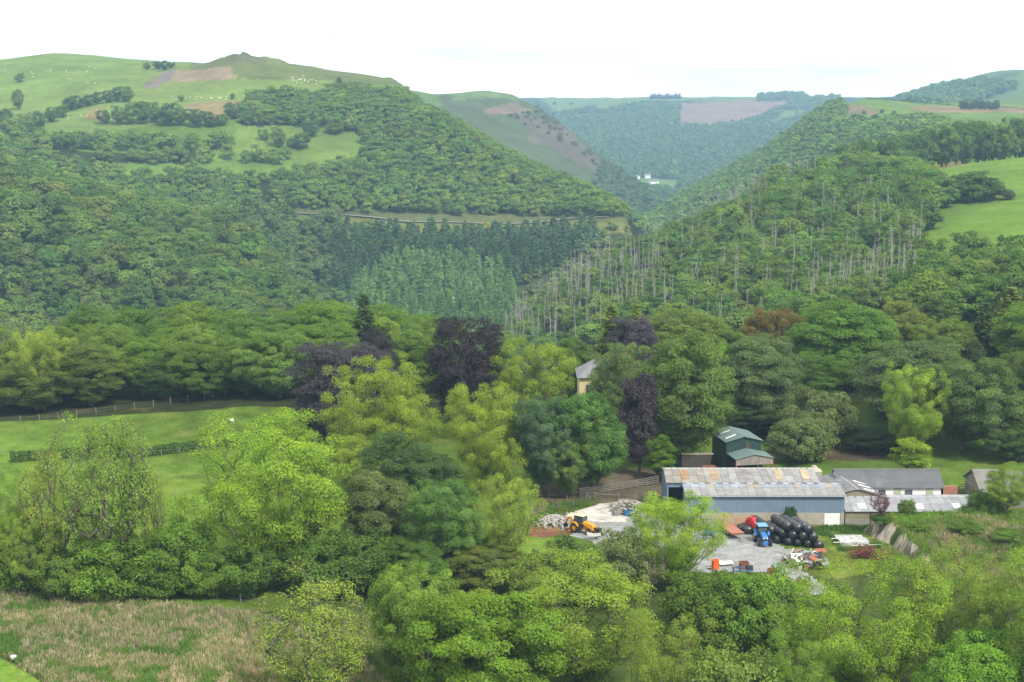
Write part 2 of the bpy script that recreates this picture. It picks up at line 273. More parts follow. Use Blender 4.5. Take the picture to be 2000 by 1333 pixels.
# ------------------------------------------------------------------ ground colours (own colours of grass, bracken, soil)
PX, PY = project(TX, np.maximum(TY, 1), TZ)
wx = PX + 16 * fbm(TX / 9, TY / 9, 51, 3) * np.where(TY > 400, 1.0, .75); wy = PY + 7 * fbm(TX / 9 + 50, TY / 9, 52, 3)
GC = np.zeros((NY, NS, 3))
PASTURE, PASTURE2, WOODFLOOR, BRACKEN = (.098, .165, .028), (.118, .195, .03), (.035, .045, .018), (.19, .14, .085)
def put(mask, c, soft=None): GC[mask] = c
GC[:] = PASTURE
put((TY < 236) & (TX < 8), PASTURE2)
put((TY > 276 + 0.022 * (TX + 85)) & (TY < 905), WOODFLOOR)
ZN = [  # (Ymin, Ymax, polygon of photo pixels, colour)
 (140, 200, [(-900, 1155), (0, 1158), (180, 1172), (400, 1185), (520, 1190), (640, 1200), (900, 1333), (900, 1500), (-900, 1500)], (.16, .15, .07)),
 (100, 190, [(500, 1195), (700, 1160), (1100, 1080), (1400, 1120), (1620, 1130), (1700, 1060), (2500, 1080), (2500, 1700), (600, 1700)], (.06, .09, .025)),
 (100, 176, [(-900, 1180), (0, 1281), (95, 1340), (240, 1480), (240, 1900), (-1500, 1900)], (.135, .235, .035)),
 (186, 260, [(1040, 1010), (1060, 930), (1290, 915), (1400, 900), (1500, 915), (1700, 1000), (1700, 1030), (1345, 1032), (1290, 1000), (1180, 985)], (.10, .085, .06)),
 (226, 262, [(1490, 915), (1500, 895), (1600, 880), (1760, 905), (1860, 940), (1600, 925)], (.09, .15, .03)),
 (226, 275, [(1490, 880), (1620, 868), (1760, 875), (1780, 895), (1640, 898), (1540, 897)], (.10, .075, .05)),
 (180, 212, [(1030, 1022), (1112, 1024), (1116, 1046), (1040, 1052)], (.20, .105, .065)),
 (170, 215, [(1520, 1033), (1740, 1028), (1760, 1100), (1640, 1130), (1545, 1098), (1580, 1080), (1640, 1060), (1535, 1045)], (.14, .19, .035)),
 # left hill fields
 (1040, 1800, [(-700, 60), (420, 90), (400, 200), (330, 240), (200, 262), (60, 280), (-700, 330)], (.145, .215, .055)),
 (1040, 1600, [(280, 120), (820, 100), (820, 185), (700, 200), (480, 205), (250, 205)], (.15, .21, .055)),
 (1040, 1600, [(400, 100), (700, 135), (800, 165), (720, 168), (600, 158), (470, 152), (350, 150)], (.12, .15, .052)),
 (1040, 1600, [(440, 104), (510, 104), (512, 124), (440, 124)], (.125, .135, .065)),
 (1040, 1500, [(330, 140), (450, 130), (465, 155), (330, 160)], (.24, .195, .13)),
 (1040, 1500, [(280, 168), (320, 140), (345, 135), (330, 160), (300, 175)], (.17, .155, .135)),
 (1040, 1500, [(350, 205), (500, 190), (490, 225), (400, 235)], (.20, .17, .09)),
 (1040, 1500, [(160, 228), (200, 205), (215, 225), (200, 240)], (.20, .165, .08)),
 (1040, 1500, [(100, 190), (170, 165), (215, 180), (150, 200)], (.16, .22, .06)),
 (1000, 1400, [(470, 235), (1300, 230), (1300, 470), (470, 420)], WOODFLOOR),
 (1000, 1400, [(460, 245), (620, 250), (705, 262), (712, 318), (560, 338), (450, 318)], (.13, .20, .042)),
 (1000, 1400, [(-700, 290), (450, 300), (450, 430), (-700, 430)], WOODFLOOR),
 (1000, 1400, [(380, 292), (560, 300), (500, 330), (380, 318)], (.12, .2, .04)),
 (1000, 1400, [(190, 320), (560, 320), (545, 350), (215, 346)], (.12, .2, .04)),
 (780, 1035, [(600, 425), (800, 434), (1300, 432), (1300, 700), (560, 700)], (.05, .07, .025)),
 (950, 1045, [(600, 422), (800, 432), (1240, 430), (1240, 458), (1100, 462), (900, 460), (700, 456), (620, 446)], (.15, .165, .055)),
 (1010, 1060, [(480, 392), (700, 405), (1240, 412), (1240, 433), (1100, 436), (800, 436), (640, 428), (500, 415)], (.105, .125, .05)),
 # right field
 (430, 1000, [(1800, 330), (1850, 310), (2000, 290), (2700, 220), (2700, 500), (2000, 480), (1900, 500), (1830, 520), (1790, 490), (1810, 430), (1830, 390), (1750, 345)], (.115, .195, .03)),
 (430, 1000, [(1800, 318), (1880, 314), (1900, 322), (1830, 330)], (.16, .15, .06)),
 # spur and its plateau
 (1100, 2000, [(1240, 440), (1640, 195), (2700, 195), (2700, 330), (1300, 460)], (.04, .065, .025)),
 (1200, 2050, [(1600, 205), (1690, 180), (2700, 180), (2700, 262), (1900, 262), (1780, 240), (1700, 236)], (.12, .19, .045)),
 (1200, 2050, [(1610, 208), (1680, 205), (1720, 222), (1650, 236), (1612, 230)], (.20, .165, .10)),
 (1200, 2050, [(1760, 208), (2700, 214), (2700, 224), (1800, 220)], (.22, .17, .10)),
 # second hill
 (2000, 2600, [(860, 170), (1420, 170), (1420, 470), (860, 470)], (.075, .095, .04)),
 (2000, 2600, [(860, 170), (1000, 170), (1060, 200), (980, 192), (890, 196)], (.12, .18, .05)),
 (2000, 2600, [(940, 215), (1000, 200), (1040, 215), (1010, 225), (960, 222)], (.17, .13, .10)),
 (2000, 2600, [(1030, 255), (1110, 275), (1080, 290), (1040, 280)], (.13, .11, .08)),
 (2000, 2600, [(1000, 225), (1090, 235), (1180, 320), (1260, 380), (1200, 360), (1090, 300)], (.11, .095, .07)),
 # far valley side
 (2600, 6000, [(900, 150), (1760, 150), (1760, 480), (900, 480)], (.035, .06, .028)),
 (2600, 6000, [(1050, 190), (1640, 180), (1640, 196), (1350, 197), (1250, 202), (1170, 218), (1160, 203), (1090, 222)], (.12, .18, .05)),
 (2600, 6000, [(1330, 203), (1500, 194), (1550, 196), (1480, 228), (1420, 246), (1325, 250)], (.21, .145, .115)),
 (2600, 6000, [(1500, 240), (1530, 218), (1590, 212), (1570, 226), (1510, 248)], (.12, .19, .06)),
 (2600, 6000, [(1230, 345), (1330, 352), (1320, 378), (1240, 372)], (.12, .20, .06)),
 (2600, 6000, [(1760, 130), (2700, 100), (2700, 230), (1760, 230)], (.095, .15, .05)),
 (2600, 6000, [(1750, 190), (1840, 172), (1920, 165), (1990, 172), (1940, 190), (1880, 205), (1800, 215)], (.035, .055, .03)),
 (2600, 6000, [(1880, 160), (1990, 140), (1985, 150), (1900, 170)], (.07, .09, .05)),
]
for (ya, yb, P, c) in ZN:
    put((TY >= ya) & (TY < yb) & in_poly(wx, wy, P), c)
# bare earth on the cut face of the mound, bracken on its slope
gx = np.gradient(TZ, axis=1) / np.maximum(np.gradient(TX, axis=1), .01)
mm = mound(TX, TY); face = (gx > 0.42) & (mm > 0.15) & (TY > 185)
put((mm > 0.6) & ~face, (.105, .165, .035)); FCc = np.array([.40, .37, .315]) * (1 + .9 * fbm(TX / 1.1, TY / .8, 78, 3))[..., None]; fb = fbm(TX / 2.0, TY / 2.0, 79, 3)
FCc = np.where((fb > .12)[..., None], np.array([.15, .12, .085]), FCc); FCc = np.where((fb < -.22)[..., None], np.array([.07, .11, .03]), FCc); GC[face] = FCc[face]
fr = (mm > 0.3) & (mm < 3.2) & (TX > 51.5) & (TY < 199.5) & (fbm(TX / 2.2, TY / 2.2, 77, 3) > -0.05) & ~face
put(fr, (.20, .155, .11))
GC *= np.where((TY > 420) & (TY < 1000), .88, np.where(TY < 300, .80, .80))[..., None]
GC *= (1 + 0.35 * fbm(TX / 25, TY / 25, 91, 3))[..., None]
# wear trampled yellowish streaks
wear = np.clip(fbm(TX / 6, TY / 5, 95, 4) * 2.2 - .25, 0, 1) * (TY < 300) * (TY > 150)
GC = GC * (1 - .35 * wear[..., None]) + np.array([.16, .15, .055]) * .35 * wear[..., None]
GC *= (1 + np.where(TY < 300, .38, .15) * fbm(TX / 3, TY / 3, 92, 2))[..., None] * np.array([1, 1, 1.0])
m_gr, n, o = new_mat("ground"); vc = N(n, "ShaderNodeVertexColor"); vc.layer_name = "Col"; g = N(n, "ShaderNodeNewGeometry")
f1 = noise(n, 1.6, 5, g.outputs['Position'], .7); f2 = noise(n, 0.12, 4, g.outputs['Position'])
c = mixc(n, 1.0, vc.outputs[0], ramp(n, f1, [(0.25, (.62, .66, .6)), (0.75, (1.35, 1.3, 1.3))]), 'MULTIPLY')
c = mixc(n, 1.0, c, ramp(n, f2, [(0.3, (.85, .88, .9)), (0.7, (1.15, 1.1, 1.05))]), 'MULTIPLY')
b = N(n, "ShaderNodeBsdfDiffuse"); bp = N(n, "ShaderNodeBump"); bp.inputs['Strength'].default_value = .6; bp.inputs['Distance'].default_value = .25
f3 = noise(n, .45, 5, g.outputs['Position'], .75); c = mixc(n, 1.0, c, ramp(n, f3, [(.32, (.80, .84, .78)), (.5, (1, 1, 1)), (.68, (1.22, 1.14, 1.2))]), 'MULTIPLY')
n.links.new(f1, bp.inputs['Height']); n.links.new(bp.outputs[0], b.inputs['Normal']); n.links.new(c, b.inputs[0]); n.links.new(b.outputs[0], o.inputs[0])
idx = np.arange(NY * NS).reshape(NY, NS)
fc = np.stack([idx[:-1, :-1], idx[:-1, 1:], idx[1:, 1:], idx[1:, :-1]], -1).reshape(-1, 4)
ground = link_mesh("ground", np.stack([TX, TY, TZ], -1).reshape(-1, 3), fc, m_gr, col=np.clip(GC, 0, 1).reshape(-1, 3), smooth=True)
ground["kind"] = "structure"

# ------------------------------------------------------------------ trees
def unit(v): return v / np.maximum(np.linalg.norm(v, axis=-1, keepdims=True), 1e-9)
def quads(cen, nor, size, rng, asp=1.5, jit=0.6):
    """leaf sprays: one bent diamond per spray, facing roughly along nor"""
    n = len(cen); nn = unit(nor + jit * rng.normal(size=(n, 3)))
    t = unit(np.cross(nn, unit(rng.normal(size=(n, 3))))); b = np.cross(nn, t)
    s = (size * rng.uniform(.65, 1.35, n))[:, None]
    fold = nn * s * rng.uniform(-.25, .1, n)[:, None]
    v = np.stack([cen - t * s * asp * .5, cen - b * s * .5 + fold, cen + t * s * asp * .5, cen + b * s * .5 + fold], 1).reshape(-1, 3)
    return v, np.arange(4 * n).reshape(n, 4)
def tubes(paths, sides=5):
    """paths: list of (points (k,3), radii (k,))"""
    V, Fc, base = [], [], 0
    ang = np.arange(sides) / sides * 2 * pi
    for P, R in paths:
        P = np.asarray(P); d = unit(np.gradient(P, axis=0)); u = unit(np.cross(d, np.array([.31, .9, .2]))); v = np.cross(d, u)
        ring = P[:, None] + np.asarray(R)[:, None, None] * (cos_a(ang)[None, :, None] * u[:, None] + sin_a(ang)[None, :, None] * v[:, None])
        k = len(P); V.append(ring.reshape(-1, 3))
        i = base + np.arange(k * sides).reshape(k, sides); j = np.roll(i, -1, 1)
        Fc.append(np.stack([i[:-1], j[:-1], j[1:], i[1:]], -1).reshape(-1, 4)); base += k * sides
    return np.concatenate(V), np.concatenate(Fc)
cos_a, sin_a = np.cos, np.sin
def wobble(p0, p1, rng, k=4, amt=.08, sag=0.0):
    t = np.linspace(0, 1, k)[:, None]; L_ = np.linalg.norm(p1 - p0)
    P = p0 + (p1 - p0) * t; P[1:-1] += rng.normal(size=(k - 2, 3)) * L_ * amt
    P[:, 2] += (np.sin(t[:, 0] * pi)) * sag * L_
    return P
def broadleaf(seed, H=15.0, R=7.0, low=0.22, ncl=150, per=90, leaf=.42, clr=1.25, stems=1, flat=.6, inner=.25, airy=0.0, lobes=5, twig=0, droop=0.0, top=1.0, base_r=.34, cut=0.0):
    """returns (leaf verts, leaf faces, per-vertex tint, wood verts, wood faces). Crown: leaf clumps spread through a lobed dome; limbs grown to each clump."""
    rng = np.random.default_rng(seed)
    zc = H * (low + (1 - low) * .45)
    ld = unit(rng.normal(size=(lobes, 3)) + np.array([0, 0, .35])); lw = rng.uniform(.12, .48, lobes)
    C, tries = [], 0
    up = H - zc; dn = zc - H * low
    while len(C) < ncl and tries < ncl * 60:
        tries += 1
        d = unit(rng.normal(size=3)); 
        rad = rng.uniform(0, 1) ** (1 / 3.0)
        rad = (inner + (1 - inner) * rad) if rng.uniform() > .25 else rng.uniform(.45, 1)
        m = .74 + (lw * np.maximum(0, (ld @ d) - .45) / .55).sum()
        p = np.array([d[0] * R * m, d[1] * R * m, (up if d[2] > 0 else dn) * d[2] * (m if d[2] > 0 else 1)]) * rad
        if d[2] < 0: p[:2] *= 1 - .35 * abs(d[2]) ** 2
        p[2] += zc
        if p[2] > H * top - clr * .45: continue
        c_r = clr * rng.uniform(.65, 1.3)
        if C and min(np.linalg.norm(p - q[0]) for q in C) < .55 * c_r: continue
        C.append((p, c_r))
    cen = np.array([c[0] for c in C]); rr = np.array([c[1] for c in C])
    # --- skeleton
    paths, nodes, par = [], [], []
    tops = []
    for s in range(stems):
        a = rng.uniform(0, 2 * pi); lean = (0 if stems == 1 else .30) * R
        b0 = np.array([cos(a), sin(a), 0]) * (.0 if stems == 1 else .35); t1 = np.array([cos(a) * lean + rng.normal() * .3, sin(a) * lean + rng.normal() * .3, H * rng.uniform(.62, .78)])
        P = wobble(b0, t1, rng, 8, .035); i0 = len(nodes)
        for k, q in enumerate(P): nodes.append(q); par.append(-1 if k == 0 else len(nodes) - 2)
    order = np.argsort(np.linalg.norm(cen - np.array([0, 0, H * .35]), axis=1))
    for i in order:
        p = cen[i]; nd = np.array(nodes); dd = np.linalg.norm(nd - p, axis=1) + np.maximum(0, nd[:, 2] - p[2] + .10 * H) * 1.6 + np.where(nd[:, 2] < H * low * .7, 6, 0) + (airy > 0) * 1.1 * np.maximum(0, nd[:, 2] - p[2] + .75 * np.linalg.norm(nd[:, :2] - p[:2], axis=1))
        j = int(np.argmin(dd)); P = wobble(nodes[j], p, rng, 4, .09, .10 if not droop else .22)
        pj = j
        for q in P[1:]: nodes.append(q); par.append(pj); pj = len(nodes) - 1
    nodes = np.array(nodes); par = np.array(par); wgt = np.ones(len(nodes)) * .15
    for i in range(len(nodes) - 1, -1, -1):
        if par[i] >= 0: wgt[par[i]] += wgt[i]
    rads = base_r * (wgt / wgt.max()) ** .48
    ch = {}
    for i, q in enumerate(par):
        if q >= 0: ch.setdefault(q, []).append(i)
    done = set()
    for i in range(len(nodes)):
        if par[i] == -1 or i not in done:
            if i in done: continue
            chain = [i] if par[i] < 0 else [par[i], i]
            done.add(i); k = i
            while k in ch:
                nx = max(ch[k], key=lambda c_: wgt[c_])
                if nx in done: break
                chain.append(nx); done.add(nx); k = nx
            r = rads[chain].copy()
            if par[i] >= 0: r[0] = min(r[0], r[1] * 1.15)
            else: r[0] *= 1.35
            paths.append((nodes[chain], np.maximum(r, .022)))
    if twig:
        for i in range(len(cen)):
            for k in range(twig):
                e = cen[i] + unit(rng.normal(size=3) + np.array([0, 0, .5])) * rr[i] * rng.uniform(.7, 1.15)
                paths.append((wobble(cen[i], e, rng, 3, .08), np.array([.02, .014, .009])))
    wv, wf = tubes(paths, 5)
    # --- leaves
    ctr = np.array([0, 0, zc * .8])
    LV, LN, LS, LT = [], [], [], []
    for p, c_r in C:
        n = max(6, int(per * (c_r / clr) ** 2 * (1 - airy * rng.uniform(0, .8))))
        d = unit(rng.normal(size=(n, 3)) + np.array([0, 0, .55])); q = d * (rng.uniform(.15, 1, n) ** .5)[:, None] * c_r
        q[:, 2] *= flat
        if droop: q[:, 2] -= droop * (q[:, 0] ** 2 + q[:, 1] ** 2) / max(c_r, .1)
        o_ = unit((p - ctr)[None])[0]
        nrm = d * .75 + o_ * .45 + np.array([0, 0, .55])
        LV.append(p + q); LN.append(nrm); LS.append(np.full(n, leaf)); LT.append(np.repeat(rng.uniform(.82, 1.18), n) * rng.uniform(.8, 1.2, n))
    LV = np.concatenate(LV); LN = np.concatenate(LN); LS = np.concatenate(LS); LT = np.concatenate(LT)
    v, f = quads(LV, LN, LS, rng, 1.5, .55)
    tint = np.repeat(LT, 4)[:, None] * np.ones(3); warm = np.repeat(rng.normal(size=len(LV)) * .06, 4); tint[:, 0] *= 1 + warm * 1.5; tint[:, 2] *= 1 - warm
    return v, f, tint, wv, wf
def conifer(seed, H=16.0, R=3.2, leaf=.34, whorls=36, per=52, low=.12, sag=.25):
    rng = np.random.default_rng(seed); LV, LN, LS, paths = [], [], [], []
    paths.append((wobble(np.zeros(3), np.array([0, 0, H]), rng, 7, .004), np.linspace(.24, .03, 7)))
    for k in range(whorls):
        t = (k + rng.uniform(0, .6)) / whorls; z = H * (low + (1 - low) * t); L_ = R * (1 - t) ** .8 * rng.uniform(.75, 1.15) + .15
        nb = rng.integers(4, 7)
        for a in rng.uniform(0, 2 * pi) + np.arange(nb) / nb * 2 * pi + rng.normal(size=nb) * .25:
            l = L_ * rng.uniform(.65, 1.12); e = np.array([cos(a) * l, sin(a) * l, -sag * l])
            if rng.uniform() < .5: paths.append((np.stack([[0, 0, z], e + [0, 0, z]]), np.array([.05, .015])))
            n = max(4, int(per * l / R)); u = rng.uniform(.12, 1, n); q = u[:, None] * e + np.array([0, 0, z]) + rng.normal(size=(n, 3)) * np.array([.24, .24, .30]) * (.5 + l * .18)
            q[:, 2] += .12 * l * u * u
            LV.append(q); LN.append(np.tile(np.array([cos(a) * .5, sin(a) * .5, .8]), (n, 1))); LS.append(np.full(n, leaf))
    LV = np.concatenate(LV); v, f = quads(LV, np.concatenate(LN), np.concatenate(LS), rng, 1.7, .5)
    tint = np.repeat(rng.uniform(.75, 1.25, len(LV)), 4)[:, None] * np.ones(3)
    wv, wf = tubes(paths, 5); return v, f, tint, wv, wf
def dead_tree(seed, H=14.0):
    rng = np.random.default_rng(seed); paths = []
    Ht = H * rng.uniform(.8, 1.0); lean = rng.normal(size=2) * .02 * H
    P = wobble(np.zeros(3), np.array([lean[0], lean[1], Ht]), rng, 7, .006); paths.append((P, np.linspace(.18, .05, 7)))
    for k in range(rng.integers(14, 26)):
        t = rng.uniform(.3, .98); q = P[0] + (P[-1] - P[0]) * t; a = rng.uniform(0, 2 * pi); l = rng.uniform(.4, 1.7) * (1.15 - t * .6)
        paths.append((wobble(q, q + np.array([cos(a) * l, sin(a) * l, rng.uniform(-.5, .25) * l]), rng, 3, .06), np.array([.055, .04, .02])))
    return tubes(paths, 5)

PROTO = {}
def proto(kind, arrs, bark=True):
    v, f, tint, wv, wf = arrs
    c = link_mesh("crown", v, f, M_LEAF, col=tint); t = link_mesh("trunk", wv, wf, M_BARK, smooth=True)
    PROTO.setdefault(kind, []).append((c.data, t.data, v[:, 2].max(), np.percentile(np.hypot(v[:, 0], v[:, 1]), 94)))
    bpy.data.objects.remove(c); bpy.data.objects.remove(t)
for s in range(4): proto('dome', broadleaf(100 + s, 15, 6.6, .10, 270, 380, .16, 1.3, 1, .62, .35, 0, 6))
for s in range(4): proto('ash', broadleaf(200 + s, 16, 6.8, .15, 225, 300, .118, 1.08, 2 + s % 2, .8, .22, .55, 8, 4, base_r=.30))
for s in range(4): proto('linden', broadleaf(250 + s, 16, 6.8, .13, 270, 320, .118, 1.12, 1 + s % 2, .75, .2, .35, 8, 3, base_r=.30))
for s in range(2): proto('sparse', broadleaf(300 + s, 16, 5.2, .20, 150, 150, .125, 1.0, 5, .9, .12, .7, 6, 6, base_r=.26))
for s in range(3): proto('beech', broadleaf(400 + s, 17, 6.2, .08, 300, 320, .155, 1.45, 1, .42, .30, 0, 7, 0, droop=.22))
for s in range(2): proto('column', broadleaf(500 + s, 16, 2.9, .10, 120, 230, .18, 1.15, 1, .6, .2, 0, 4, droop=.2))
for s in range(3): proto('shrub', broadleaf(600 + s, 6, 4.2, .02, 200, 200, .14, .85, 4, .75, .25, 0, 6, base_r=.12))
for s in range(2): proto('conifer', conifer(700 + s))
for s in range(6): proto('oak', broadleaf(800 + s, 12, 5.2, .08, 100, 90, .36, 1.45, 1, .65, .45, 0, 6))
for s in range(2): proto('spruce', conifer(900 + s, 14, 2.4, .55, 18, 14, .1))
DEADP = []
for s in range(8):
    wv, wf = dead_tree(950 + s); d_ = link_mesh("stem", wv, wf, M_DEAD); DEADP.append(d_.data); bpy.data.objects.remove(d_)
TR = random.Random(5)
N_TREE = {}
def tree(kind, name, px, top, wpx, Y, color, label, cat, group=None, X=None, h=None, r=None, var=None):
    """a tree whose crown centre shows at photo column px, its top at row top, wpx pixels wide, standing at distance Y"""
    if X is None: X = at_y(px, top, Y)[0]
    z0 = float(hgt(X, Y)) - .1
    if h is None:
        h = at_y(px, top, Y)[2] - z0; r = wpx / 2 / F * Y * 1.02
    P = PROTO[kind]; i = (N_TREE.get(kind, 0) if var is None else var) % len(P); N_TREE[kind] = N_TREE.get(kind, 0) + 1
    cm, tm, H0, R0 = P[i]
    e = empty(name, (X, Y, z0), TR.uniform(0, 2 * pi), (r / R0, r / R0, h / H0)); tag(e, label, cat, group)
    b_ = TR.uniform(.9, 1.12); j = [b_ * TR.uniform(.96, 1.04) for _ in range(3)]
    c = bpy.data.objects.new("crown", cm); COL.objects.link(c); c.parent = e; c.color = (color[0] * j[0] * 1., color[1] * j[1], color[2] * j[2], 1)
    t = bpy.data.objects.new("trunk", tm); COL.objects.link(t); t.parent = e
    return e
LIME = (.158, .208, .019); LIME2 = (.138, .196, .02); ASH = (.115, .185, .022); OLIVE = (.138, .185, .03); MID = (.072, .128, .016); DARK = (.056, .104, .017)
BLUEG = (.055, .098, .058); COPPER = (.022, .017, .029); COPPER2 = (.043, .035, .060); GREYG = (.085, .11, .045); BROWN = (.095, .075, .022); CONIF = (.035, .06, .018); BRIGHT = (.125, .205, .016)
